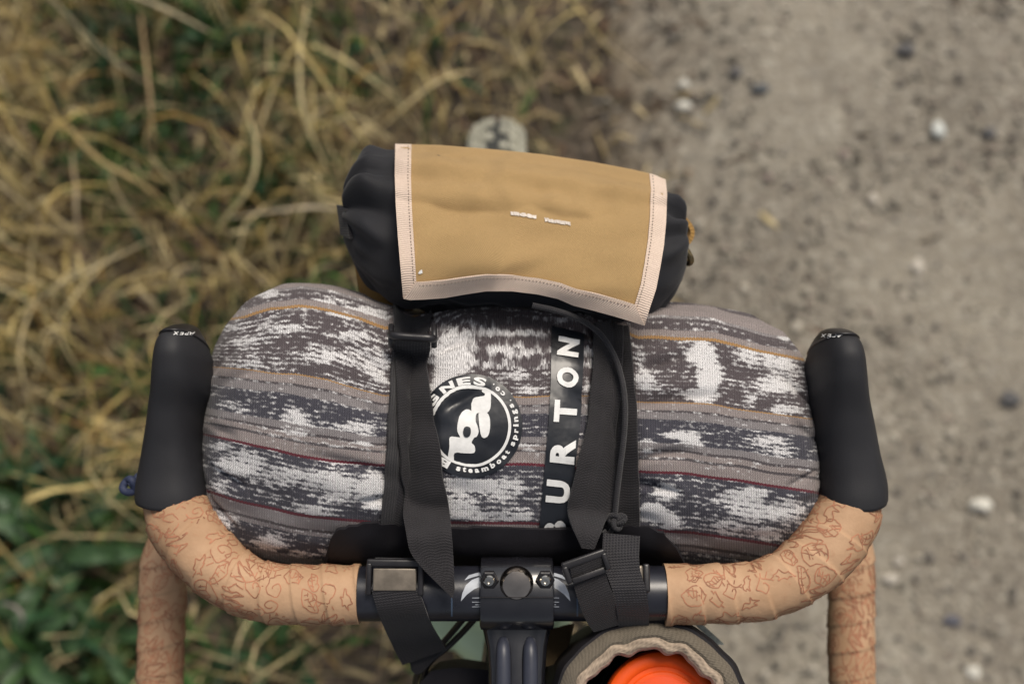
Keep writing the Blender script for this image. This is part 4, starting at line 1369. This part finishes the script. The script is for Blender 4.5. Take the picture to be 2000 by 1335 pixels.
# find bar angle that faces a given pixel row: angle measured from +Z towards B
def bar_sa(px, py):
    v = ray(px, py); o_ = CAM[1:] - np.array([BY_, ZBAR]); d2 = v[1:]
    A = d2 @ d2; B = 2 * o_ @ d2; C = o_ @ o_ - .0158**2
    disc = max(B * B - 4 * A * C, 0); t = (-B - math.sqrt(disc)) / (2 * A)
    p = CAM + v * t
    r_a = p - np.array([p[0], BY_, ZBAR])
    ca = r_a @ barL.A[30]; sb_ = r_a @ barL.B[30]
    return p[0] + .092, math.atan2(sb_, ca) * .0158


for sg in (-1, 1):
    X_ = (lambda x: 1000 + (x - 1007) * 1.0 if sg < 0 else 1007 + (1007 - x))
    cres = [(900, 1173), (903, 1158), (910, 1142), (922, 1132), (938, 1126), (938, 1145), (926, 1150), (912, 1160), (903, 1170)]
    cres2 = [(907, 1133), (916, 1123), (938, 1117), (938, 1123), (920, 1128)]
    for q_ in (cres, cres2):
        pp = [bar_sa(x if sg < 0 else 2014 - x, y) for x, y in q_]
        if sg > 0: pp = pp[::-1]
        surf_poly(barL, pp, .0003, "bar_graphic", M['grey_print'], bar)
    for k, y in enumerate((1166, 1174, 1179, 1183)):
        x0, x1 = (922 if k != 2 else 928, 936)
        pp = [bar_sa(x if sg < 0 else 2014 - x, yy) for x, yy in ((x0, y), (x1, y), (x1, y + 1.2), (x0, y + 1.2))]
        surf_poly(barL, pp, .0003, "tick_mark", M['grey_print'], bar)
    x0 = 881 if sg < 0 else 1126
    pp = [bar_sa(x, yy) for x, yy in ((x0, 1166), (x0 + 3, 1166), (x0 + 3, 1202), (x0, 1202))]
    surf_poly(barL, pp, .0003, "bar_graphic", simple("blue_grey_print", (.06, .09, .14), .4), bar)


def tape_rf(seed):
    def rf(s, a):
        u = s / .0185 - a / (2 * np.pi) * 1.0
        saw = u - np.floor(u)
        return 1 + .060 * (saw - .5) * np.clip(saw * 12, 0, 1) + .055 * vnoise(s * 60, np.cos(a) * 2 + np.sin(a) * 1.3, seed) + .02 * vnoise(s * 220, a * 2, seed + 3)
    return rf


def doodles(T, name, parent, seed, sa_range, density):
    rr = random.Random(seed); V = []; Fc = []
    def line(pts, s0, a0, rot, size, w=.00032):
        P2 = []
        jx, jy = rr.uniform(0, 50), rr.uniform(0, 50)
        for x, y in pts:
            x, y = x + .35 * float(vnoise(x * 2 + jx, y * 2, 1)), y + .5 * float(vnoise(x * 2, y * 2 + jy, 2))
            X2 = x * math.cos(rot) - y * math.sin(rot); Y2 = x * math.sin(rot) + y * math.cos(rot)
            P2.append((s0 + X2 * size, a0 + Y2 * size))
        P2 = np.array(P2)
        if P2[:, 0].min() < T.s[0] + .001 or P2[:, 0].max() > T.s[-1] - .001: return
        d = np.gradient(P2, axis=0); d /= np.linalg.norm(d, axis=1, keepdims=True) + 1e-9
        n = np.stack([-d[:, 1], d[:, 0]], 1) * w
        A, B = P2 - n, P2 + n
        b = len(V)
        pa = T.surf(A[:, 0], A[:, 1] / .0172, .00025); pb_ = T.surf(B[:, 0], B[:, 1] / .0172, .00025)
        for q, r in zip(pa, pb_): V.extend([q, r])
        for i in range(len(P2) - 1): Fc.append([b + 2 * i, b + 2 * i + 1, b + 2 * i + 3, b + 2 * i + 2])
    def sm(pts, n=5): return [tuple(p) for p in spline2(pts, n)][: -n]
    s = sa_range[0]
    Lt = T.s[-1]
    cells = int(Lt / .0105)
    for ci in range(cells):
        for cj in range(8):
            if rr.random() > density: continue
            s0 = (ci + .5 + rr.uniform(-.25, .25)) * .0105; a0 = (cj + .5 + rr.uniform(-.25, .25) + .5 * (ci % 2)) * (2 * math.pi * .0172 / 8)
            rot = rr.uniform(0, 6.28); sz = rr.uniform(.0052, .0078); k = rr.randrange(5)
            if k == 0:    # scribble
                pts = [(-1, -.2)]
                for i in range(4): pts += [(-.7 + i * .45, .75 * (-1) ** i), (-.5 + i * .45, .9 * (-1) ** i)]
                pts += [(1.1, -.1)]
                line(sm(pts), s0, a0, rot, sz); line([(x * 1.1, y * .6 - .15) for x, y in sm(pts)], s0, a0, rot, sz)
            elif k == 1:  # cut fruit: circle with lattice
                c = [(math.cos(t), .8 * math.sin(t)) for t in np.linspace(0, 6.28, 22)]
                line(c, s0, a0, rot, sz)
                line([(-.8, -.4), (-.2, .2), (.4, -.1), (.9, .3)], s0, a0, rot, sz)
                for t in (-.55, -.2, .15, .5): line([(t, -.7 + abs(t) * .3), (t + .1, -.3), (t + .15, .15)], s0, a0, rot, sz, .00028)
                line([(-.7, -.35), (0, -.45), (.7, -.3)], s0, a0, rot, sz, .00028)
            elif k == 2:  # leaf
                c = [(-1.1, 0), (-.5, .5), (.3, .45), (1, 0), (.3, -.45), (-.5, -.5)]
                line(sm(c + [c[0], c[1]], 4), s0, a0, rot, sz); line([(-1, 0), (0, .08), (.9, 0)], s0, a0, rot, sz, .0003)
                for t in (-.5, 0, .45): line([(t, .05), (t + .2, .35)], s0, a0, rot, sz, .00026); line([(t, .02), (t + .2, -.33)], s0, a0, rot, sz, .00026)
            elif k == 3:  # spiral eye with lashes
                line([(math.cos(t) * (.15 + t * .09), math.sin(t) * (.15 + t * .09)) for t in np.linspace(0, 8.5, 30)], s0, a0, rot, sz)
                for t in (.2, .7, 1.2, 1.7): line([(math.cos(t) * .95, math.sin(t) * .95), (math.cos(t + .1) * 1.35, math.sin(t + .1) * 1.35)], s0, a0, rot, sz)
            else:         # spiky star outline
                c = []
                for i in range(13):
                    t = i * 6.283 / 12; r = rr.uniform(.7, 1.1) if i % 2 == 0 else rr.uniform(.35, .8); c.append((math.cos(t) * r, .6 * math.sin(t) * r))
                line(sm(c, 3), s0, a0, rot, sz)
    o = mesh_obj(name, V, Fc, M['tape_print'], parent, smooth=False)
    o['kind'] = 'stuff'
    return o


for sg, nm in ((-1, 'left'), (1, 'right')):
    # bar tops into the hood
    if sg < 0: pxp = [(703, 1160, 1.0), (640, 1160, 1.0), (570, 1160, 1.0), (510, 1153, 1.0), (455, 1130, 1.0), (410, 1092, 1.0), (374, 1050, .999), (350, 1008, .998), (340, 960, .997), (338, 900, .995)]
    else: pxp = [(1297, 1160, 1.0), (1360, 1160, 1.0), (1430, 1158, 1.0), (1490, 1150, 1.0), (1545, 1128, 1.0), (1590, 1094, 1.0), (1628, 1050, .999), (1652, 1008, .998), (1662, 960, .997), (1664, 900, .995)]
    pts = [P(*q) for q in pxp]
    rad = [.0175, .0172, .0171, .0173, .0180, .0192, .0200, .0196, .0175, .015]
    T = Tube(pts, rad, 110, rf=tape_rf(40 + sg))
    to = T.build("bar_tape", M['tape'], bike, m=56, rings=300)
    to['label'] = "peach bar tape with rust red doodles on the %s bar top and curve" % nm
    doodles(T, "tape_print", to, 50 + sg, (0, 1), .9)
    # drop: forward, down and back, flared outwards
    h0 = P(338 if sg < 0 else 1664, 900, .995)
    ex_ = -1 if sg < 0 else 1
    xb = h0[0]
    low = [P(323 if sg < 0 else 1662, 1090, .885), P(317 if sg < 0 else 1662, 1200, .877), P(312 if sg < 0 else 1664, 1335, .870), P(306 if sg < 0 else 1668, 1480, .862)]
    pts = [h0 + np.array([0, .010, -.002]), np.array([xb - ex_ * .006, h0[1] + .026, .980]), np.array([xb - ex_ * .002, h0[1] + .030, .945]), np.array([xb + ex_ * .010, h0[1] + .010, .908]),
           np.array([xb + ex_ * .022, (h0[1] + low[0][1]) / 2, .892])] + low
    T2 = Tube(pts, [.014, .0145, .0150, .0152, .0152, .0154, .0156, .0156, .0156], 110, rf=tape_rf(60 + sg))
    t2 = T2.build("drop_tape", M['tape'], bike, m=48, rings=300)
    t2['label'] = "peach bar tape with doodles on the %s drop below the hood" % nm
    doodles(T2, "tape_print", t2, 70 + sg, (0, 1), .85)
    pe = low[-1]
    lathe("bar_end_plug", [(.0001, -.002), (.013, -.002), (.0135, 0), (.013, .004), (.0001, .006)], M['plastic'], bike,
          frame_M(pe, (1, 0, 0), (0, 0, 1)), 24)

    # hoods
    if sg < 0:
        sec = [(641, 346, 384), (650, 334, 388), (662, 325, 394), (680, 317, 402), (700, 314, 408), (740, 311, 412), (775, 307, 411), (800, 301, 396), (840, 293, 391), (880, 283, 391), (920, 273, 396), (950, 266, 400), (972, 263, 401), (983, 266, 398)]
    else:
        sec = [(649, 1604, 1646), (657, 1598, 1655), (667, 1591, 1663), (684, 1585, 1672), (710, 1581, 1676), (750, 1579, 1679), (785, 1580, 1685), (815, 1583, 1695), (855, 1588, 1706), (895, 1595, 1716), (930, 1600, 1728), (955, 1603, 1733), (975, 1604, 1734), (985, 1608, 1730)]
    sec = np.array(sec, float)
    ysn = np.linspace(sec[0, 0], sec[-1, 0], 70)
    xl = np.interp(ysn, sec[:, 0], sec[:, 1]); xr = np.interp(ysn, sec[:, 0], sec[:, 2])
    for _ in range(2):
        xl[1:-1] = (xl[:-2] + 2 * xl[1:-1] + xl[2:]) / 4; xr[1:-1] = (xr[:-2] + 2 * xr[1:-1] + xr[2:]) / 4
    tt_ = (ysn - ysn[0]) / (ysn[-1] - ysn[0])
    zt = np.interp(tt_, [0, .03, .08, .2, .35, .5, .7, .85, .96, 1], [1.030, 1.042, 1.050, 1.054, 1.048, 1.036, 1.026, 1.021, 1.0195, 1.0175])
    zb_ = np.interp(tt_, [0, .1, .3, .5, .7, .9, 1], [1.010, .985, .972, .972, .974, .976, .980])
    for _ in range(10):
        zt[2:-1] = (zt[1:-2] + 2 * zt[2:-1] + zt[3:]) / 4; zb_[1:-1] = (zb_[:-2] + 2 * zb_[1:-1] + zb_[2:]) / 4
        xl[3:-3] = (xl[2:-4] + 2 * xl[3:-3] + xl[4:-2]) / 4; xr[3:-3] = (xr[2:-4] + 2 * xr[3:-3] + xr[4:-2]) / 4
    mh = 40; ah = np.linspace(0, 2 * np.pi, mh, endpoint=False)
    Gd = np.zeros((70, mh, 3))
    exn = 2 / 2.6
    for i in range(70):
        zc_ = (zt[i] * .45 + zb_[i] * .55)
        pl_, pr_ = P(xl[i], ysn[i], zc_ + .004), P(xr[i], ysn[i], zc_ + .004)
        c_ = (pl_ + pr_) / 2; hw = (pr_[0] - pl_[0]) / 2
        ca, sa2 = np.cos(ah), np.sin(ah)
        CA = np.sign(ca) * np.abs(ca) ** exn; SA = np.sign(sa2) * np.abs(sa2) ** (2 / 2.2)
        hh = np.where(sa2 > 0, zt[i] - zc_, zc_ - zb_[i])
        Gd[i, :, 0] = c_[0] + CA * hw
        # bottom lip is a gentle arc (middle lies nearer the rider)
        bowl = .006 * (tt_[i] ** 6) * (1 - (CA) ** 2)
        Gd[i, :, 1] = c_[1] - bowl
        Gd[i, :, 2] = zc_ + SA * hh 
    fc = grid_faces(70, mh, True)[:, ::-1].tolist() + [list(range(mh)), [(69) * mh + k for k in range(mh - 1, -1, -1)]]
    hd = mesh_obj("brake_hood", Gd.reshape(-1, 3), fc, M['rubber'], bike)
    hd['label'] = "black rubber brake hood on the %s side" % nm
    # glossy cap on the tip: a thin shell over the first sections
    k0 = 7
    ctr = Gd.mean(axis=1, keepdims=True)
    Gc = ctr + (Gd - ctr) * 1.03 + np.array([0, .0008, .0004])
    Gc = Gc[:k0]
    fc = grid_faces(k0, mh, True)[:, ::-1].tolist() + [list(range(mh)), [(k0 - 1) * mh + k for k in range(mh - 1, -1, -1)]]
    cpo = mesh_obj("lever_cap", Gc.reshape(-1, 3), fc, M['plastic'], hd)
    cb = BVHTree.FromPolygons([tuple(v) for v in Gc.reshape(-1, 3).tolist()] + [tuple(v) for v in Gd.reshape(-1, 3).tolist()],
                              fc + [[q + k0 * mh for q in f] for f in grid_faces(70, mh, True)[:, ::-1].tolist()])
    items = []
    ctx = (361, 651.5) if sg < 0 else (1627, 656)
    xcur = -17.5
    for ch, wd in (('A', 10.5), ('P', 9), ('E', 8.5), ('X', 11)):
        Vg, Fg = norm_glyph(ch, .03, wd * .95, 6.2, shear=.25)
        items.append(([(ctx[0] - (x + xcur + wd / 2) * 1.12, ctx[1] + y + (x + xcur) * -.02) for x, y in Vg], Fg)); xcur += wd - .2
    decal("cap_lettering", items, .0005, M['white_print'], hd, tree=cb)
    # lever blade below the hood
    tip = P((sec[0, 1] + sec[0, 2]) / 2, sec[0, 0] + 18, 1.022)
    lp = [tip + np.array([0, -.004, -.006]), tip + np.array([ex_ * .004, .004, -.03]), tip + np.array([ex_ * .012, -.004, -.062]), tip + np.array([ex_ * .020, -.022, -.092]), tip + np.array([ex_ * .026, -.030, -.115])]
    tube("lever_blade", lp, [.006, .0062, .0058, .0052, .003], M['plastic'], hd, n=30, m=12)

# stem and faceplate
SX0, SX1 = 939, 1080
fpw = (SX1 - SX0) / 3310.
scx = float(P((SX0 + SX1) / 2, 1158, 1.016)[0])
# clamp: profile swept across x (rounded block hugging the bar)
pr2 = []
for a in np.linspace(R(-40), R(220), 30):   # over the top from front to back, angle from rear(-y)
    r = .0205 + .0012 * math.sin(3 * a)
    pr2.append((BY_ - math.cos(a) * r, ZBAR + math.sin(a) * r))
pr2 += [(BY_ + .019, ZBAR - .015), (BY_ + .010, ZBAR - .022), (BY_ - .012, ZBAR - .022)]
nxs = [(-.5, .90), (-.485, .98), (-.45, 1.0), (.45, 1.0), (.485, .98), (.5, .90)]
Vs = []
for q_, sc in nxs:
    for (y, z) in pr2: Vs.append((scx + q_ * fpw, BY_ + (y - BY_) * sc, ZBAR + (z - ZBAR) * sc))
mm = len(pr2)
fc = grid_faces(len(nxs), mm, True).tolist() + [list(range(mm))[::-1], [(len(nxs) - 1) * mm + k for k in range(mm)]]
stem = mesh_obj("stem", Vs, fc, M['gloss_black'], bike)
stem.data.set_sharp_from_angle(angle=R(35))
stem['label'] = "glossy black stem with clamp and two bolts"
# faceplate seam and centre shield
rbox("clamp_seam", (fpw * .98, .0006, .0012), M['lining'], stem, frame_M(P(1009, 1166, 1.0203), (1, 0, 0), (0, 1, 0)), .0002, 1)
# central boss: sky reflection on gloss black painted in as a beige metal colour
bm_pts = [(0, 0)]
lathe("stem_boss", [(.0001, 0.004), (.004, .0040), (.0078, .0030), (.0094, .0010), (.0098, -.003), (.0001, -.0031)][::-1], simple('sky_reflection_beige_metal', (.50, .43, .36), .16, metal=1.0, var=.1, scale=100), stem, frame_M(P(1009, 1140, 1.0195), (1, 0, 0), (0, .96, .28)), 40)
for px in (955.5, 1065):
    pos = P(px, 1132, 1.0205)
    Mx = frame_M(pos, (1, 0, 0), (0, .94, .34))
    wsh = lathe("bolt_recess", [(.0001, -.003), (.0052, -.003), (.0054, .0004), (.0046, .0010), (.0036, .0010), (.0034, .0002), (.0001, .0002)], M['plastic'], stem, Mx, 6)
    lathe("bolt", [(.0001, .0001), (.0030, .0003), (.0032, .0016), (.0026, .0024), (.0014, .0026), (.0012, .0012), (.0001, .0011)], M['steel'], stem, Mx, 24)
# neck going back and down to the steerer
st = Vector((scx, BY_ - .098, ZBAR - .008))
nk = []
n0 = Vector((scx, BY_ - .006, ZBAR - .008)); n1 = st + Vector((0, 0, -.008))
ring = 32
Vs = []; secs = [(0, .0205, .0120), (.14, .0203, .0115), (.26, .0178, .0125), (.4, .0168, .0140), (.6, .0166, .0150), (.85, .0172, .0165), (1, .0178, .0190)]
for t, hw, hh in secs:
    c_ = n0.lerp(n1, t)
    for k in range(ring):
        a = 2 * math.pi * k / ring; ca, s_ = math.cos(a), math.sin(a)
        x = math.copysign(abs(ca) ** .6, ca) * hw; z = math.copysign(abs(s_) ** .6, s_) * hh
        # two shallow channels along the top
        if s_ > .5: z -= .0028 * math.exp(-((abs(x) - .0085) / .003) ** 2)
        Vs.append((c_.x + x, c_.y, c_.z + z))
fc = grid_faces(len(secs), ring, True)[:, ::-1].tolist() + [list(range(ring)), [(len(secs) - 1) * ring + k for k in range(ring - 1, -1, -1)]]
mesh_obj("stem_neck", Vs, fc, M['gloss_black'], stem)
for sg in (-1, 1):
    rr_x = scx + sg * .0078
    tube("stem_rib", [(rr_x, BY_ - .026, ZBAR - .001), (rr_x, BY_ - .033, ZBAR + .0030), (rr_x, BY_ - .065, ZBAR + .0010), (rr_x, BY_ - .088, ZBAR - .001)], [.0028, .0042, .0044, .004],
         simple("blue_grey_inset_paint", (.034, .038, .055), .42, var=.15), stem, n=24, m=14)
ax_dir = Vector((0, -math.cos(R(71.5)), math.sin(R(71.5))))
lathe("steerer_clamp", [(.0001, -.022), (.0215, -.022), (.022, -.018), (.022, .018), (.0205, .022), (.006, .0225), (.0001, .0225)], M['gloss_black'], stem, frame_M(st, (1, 0, 0), Vector((0, math.sin(R(71.5)), math.cos(R(71.5))))), 40)
# frame: head tube, top tube, down tube
hb = st - ax_dir * .024; ht = st - ax_dir * .20
tube("head_tube", [hb[:], ((hb + ht) / 2)[:], ht[:]], [.0235, .021, .0245], M['gloss_black'], bike, n=20, m=32)
tube("top_tube", [(hb - ax_dir * .03)[:], (0, -.30, .88), (0, -.58, .83)], [.019, .018, .016], M['gloss_black'], bike, n=20, m=28)
tube("down_tube", [(ht + ax_dir * .04)[:], (0, -.25, .48), (0, -.42, .29)], [.024, .024, .022], M['gloss_black'], bike, n=20, m=28)
tube("seat_tube", [(0, -.60, .90), (0, -.50, .55), (0, -.43, .28)], [.016, .016, .018], M['gloss_black'], bike, n=16, m=24)
# wheel
RW = .355
AX = np.array([-.016, .214, RW + .004])
TT = .0265
ringn, tn = 160, 20
Vt = []
for i in range(ringn):
    a = 2 * math.pi * i / ringn
    for j in range(tn):
        b = 2 * math.pi * j / tn
        r = RW - .006 - TT + TT * .93 * math.cos(b)
        Vt.append((AX[0] + TT * .93 * math.sin(b), AX[1] + r * math.cos(a), AX[2] + r * math.sin(a)))
ft = grid_faces(ringn, tn, True)
ft2 = np.concatenate([ft, np.stack([(ringn - 1) * tn + np.arange(tn), (ringn - 1) * tn + (np.arange(tn) + 1) % tn, (np.arange(tn) + 1) % tn, np.arange(tn)], -1)])
Vr, Fr = [], []
for i in range(80):
    a = 2 * math.pi * i / 80
    for dx, r in ((-.012, .296), (-.0125, .312), (.0125, .312), (.012, .296), (0, .290)):
        Vr.append((AX[0] + dx, AX[1] + r * math.cos(a), AX[2] + r * math.sin(a)))
for i in range(80):
    for j in range(5):
        Fr.append([i * 5 + j, i * 5 + (j + 1) % 5, ((i + 1) % 80) * 5 + (j + 1) % 5, ((i + 1) % 80) * 5 + j])
wheel = mesh_obj("front_wheel", Vr, Fr, M['gloss_black'], bike)
wheel['label'] = "front wheel with dusty knobbly tyre, peeking out beyond the pouch"
mesh_obj("tyre", Vt, ft2[:, ::-1].copy(), M['tyre_dark'], wheel)
kv, kf = [], []
def knob(a, b, la, lb, h=.0045):
    base = len(kv)
    for rad, sh in ((TT * .90, 1.0), (TT * .93 + h, .85)):
        for da, db in ((-1, -1), (1, -1), (1, 1), (-1, 1)):
            aa = a + da * la / RW / 2 * sh; bb2 = b + db * lb / TT / 2 * sh
            r = RW - .006 - TT + rad * math.cos(bb2)
            kv.append((AX[0] + rad * math.sin(bb2), AX[1] + r * math.cos(aa), AX[2] + r * math.sin(aa)))
    kf.extend([[base + 4, base + 5, base + 6, base + 7]] + [[base + k, base + (k + 1) % 4, base + 4 + (k + 1) % 4, base + 4 + k] for k in range(4)])
nk_ = 84
for i in range(nk_):
    a = 2 * math.pi * i / nk_
    knob(a, .27 if i % 2 else -.27, .012, .0085)
    knob(a, .60, .011, .009, .0062); knob(a, -.60, .011, .009, .0062)
    knob(a + .012, 1.02, .018, .011, .0085); knob(a + .012, -1.02, .018, .011, .0085)
ko = mesh_obj("tread_knobs", kv, kf, M['tyre'], wheel, smooth=False); ko['kind'] = 'stuff'
lathe("hub", [(.0001, -.05), (.008, -.05), (.009, -.035), (.028, -.033), (.028, -.030), (.012, -.026), (.012, .026), (.024, .030), (.024, .033), (.009, .035), (.008, .05), (.0001, .05)], M['plastic'], wheel,
      frame_M(AX, (0, 1, 0), (0, 0, 1)), 24)
spm = M['steel']
for i in range(28):
    a = 2 * math.pi * i / 28; s_ = 1 if i % 2 else -1
    p0 = AX + np.array([s_ * .030, .024 * math.cos(a + s_ * .9), .024 * math.sin(a + s_ * .9)]); p1 = AX + np.array([0, .293 * math.cos(a), .293 * math.sin(a)])
    tube("spoke", [p0, (p0 + p1) / 2, p1], .001, spm, wheel, n=3, m=6)
# fork with mint crown
cr_ = ht - ax_dir * .010
pm = P(884, 1203, .78)
for s_ in (-1, 1):
    sh = np.array([AX[0] + s_ * .033 + (-.0 if s_ < 0 else .004), pm[1], .78]) if s_ > 0 else pm
    ax_ = AX + np.array([s_ * .058, 0, 0]); md = (sh * .5 + ax_ * .5); md[0] = AX[0] + s_ * .062
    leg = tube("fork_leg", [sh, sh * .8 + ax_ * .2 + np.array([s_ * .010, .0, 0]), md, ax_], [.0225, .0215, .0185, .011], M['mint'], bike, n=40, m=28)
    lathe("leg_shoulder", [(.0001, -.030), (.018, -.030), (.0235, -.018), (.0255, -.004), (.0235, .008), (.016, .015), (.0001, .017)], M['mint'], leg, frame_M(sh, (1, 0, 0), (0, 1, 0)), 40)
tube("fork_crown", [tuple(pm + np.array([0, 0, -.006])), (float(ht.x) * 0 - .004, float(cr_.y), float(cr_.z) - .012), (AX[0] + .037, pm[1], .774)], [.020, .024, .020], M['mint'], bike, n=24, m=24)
# brake cables crossing it
for dx in (0, 14):
    tube("brake_cable", [P(915 + dx * 1.6, 1195, .975), P(888 + dx * 1.5, 1228, .955), P(858 + dx * 1.2, 1262, .94), P(820 + dx, 1300, .93), P(800 + dx, 1400, .86)], .0020, M['plastic'], bike, n=30, m=10)
tube("brake_cable", [P(955, 1240, .93), P(948, 1280, .90), P(944, 1320, .88), P(944, 1420, .84)], .0022, simple("silver_cable", (.45, .45, .47), .3, metal=.8), bike, n=20, m=10)

# ------------------------------------------------------------------ small pouch under the stem's left side
tb = thing("top_tube_pouch", "black fabric pouch corner at the bottom edge left of the stem", "pouch", loc=tuple(P(880, 1400, .93)))
Gt = np.array([[P(818 + 150 * t + 8 * (1 - t) * s, 1335 - 22 * min(t * 6, 1) - 20 * math.sin(min(t * 2.2, 1.57)) + 16 * t + 200 * s, .935 + .004 * math.sin(3 * t) - .01 * s) for t in np.linspace(0, 1, 20)] for s in np.linspace(0, 1, 16)])
slab("pouch_top", Gt, .03, M['black_cloth'], tb)

# ------------------------------------------------------------------ STEM BAG with bottle
sc_px, sc_py = 1272, 1416
zr = 1.0
cc = P(sc_px, sc_py, zr)
bag = thing("stem_bag", "round stem bag with grey mesh collar and pale wavy drawstring rim holding an orange-lidded bottle", "bag", loc=tuple(cc + np.array([0, 0, -.17])))
RO = .0610
def ringsurf(name, prof, mat, parent, m=160, wave=0.0, wn=13, off=0.0, th=.0012):
    G = np.zeros((len(prof), m + 1, 3))
    for i, (r, z, wv_) in enumerate(prof):
        for j in range(m + 1):
            a = 2 * math.pi * j / m
            wob2 = wv_ * (math.sin(a * wn) + .6 * math.sin(a * wn * 1.7 + 1) + .4 * math.sin(a * 5 + 2))
            rr2 = r + wob2
            G[i, j] = (cc[0] + rr2 * math.cos(a) * 1.0, cc[1] + rr2 * math.sin(a), cc[2] + z + wob2 * .6)
    return slab(name, G, th, mat, parent, up=(0, 0, 1))
ringsurf("bag_wall", [(RO - .004, -.17, 0), (RO, -.16, 0), (RO + .001, -.08, .0004), (RO, -.02, .0005), (RO - .0005, -.006, .0004), (RO - .003, -.001, .0004), (RO - .007, -.001, .0004)], M['black_cloth'], bag)
ringsurf("mesh_collar", [(RO - .0045, -.001, .0003), (RO - .007, .0025, .0004), (RO - .0115, .0035, .0006), (RO - .0145, .001, .0008)], M['grey_mesh'], bag)
ringsurf("rim_binding", [(RO - .0130, .0022, .0008), (RO - .0155, .0034, .0010), (RO - .0180, .0025, .0011), (RO - .0200, -.002, .0012), (RO - .0195, -.006, .0012)], M['beige_bind'], bag, th=.0018)
ringsurf("bag_lining", [(RO - .0180, -.004, .0010), (RO - .012, -.03, 0), (RO - .010, -.10, 0), (RO - .012, -.16, 0), (.001, -.165, 0)], M['lining'], bag)
# ochre panel seen left of the bag
slab("ochre_panel", np.array([[P(1062 + 60 * t - 20 * s, 1222 + 75 * s + 4 * math.sin(5 * t), .955 - .004 * t) for t in np.linspace(0, 1, 8)] for s in np.linspace(0, 1, 8)]), .003, M['ochre_dark'], bag)
slab("pale_tab", np.array([[P(1352 + 14 * t + 48 * s, 1214 + 44 * s + 6 * t * 0, .975 - .006 * s) for t in np.linspace(0, 1, 6)] for s in np.linspace(0, 1, 10)]), .002,
     simple("pale_green_grey_cloth", (.46, .50, .44), .8, var=.35, scale=200), bag)
bc = P(1296, 1393, .985)
bot = thing("water_bottle", "bottle with a bright orange round lid standing in the stem bag", "bottle", loc=tuple(bc + np.array([0, 0, -.15])))
MB = Matrix.Translation(Vector(bc))
lid = lathe("lid", [(.0001, -.014), (.0350, -.014), (.0356, -.012), (.0356, -.004), (.0345, -.0008), (.0325, .0006), (.0290, .0008), (.0272, .0001), (.0262, -.0012), (.0240, -.0012), (.0232, -.0004), (.0215, -.0002), (.0001, -.0002)], M['orange'], bot, MB, 96)
lathe("lid_disc", [(.0001, -.0008), (.0208, -.0008), (.0212, .0004), (.0205, .0008), (.0001, .0009)], M['orange_lid'], lid, MB, 72)
lathe("bottle_body", [(.0001, -.15), (.034, -.15), (.036, -.145), (.036, -.035), (.030, -.020), (.030, -.013), (.0001, -.013)], simple("smoky_bottle", (.05, .06, .07), .25), bot, MB, 48)

# ------------------------------------------------------------------ knotted navy cord beside the left hood
kn = thing("cord_knot", "small navy cord knot poking out beside the base of the left brake hood", "knot", loc=tuple(P(252, 948, .985)))
c0 = P(252, 948, .985)
kp = [c0 + np.array([math.cos(t) * .0035, math.sin(t) * .004, .002 * math.sin(2 * t)]) for t in np.linspace(0, 2 * math.pi * 1.2, 14)]
tube("knot_loop", kp, .0024, M['navy_cord'], kn, n=40, m=10)
tube("cord_end", [c0, P(262, 940, .984), P(272, 928, .983), P(290, 930, .98)], .0022, M['navy_cord'], kn, n=20, m=10)
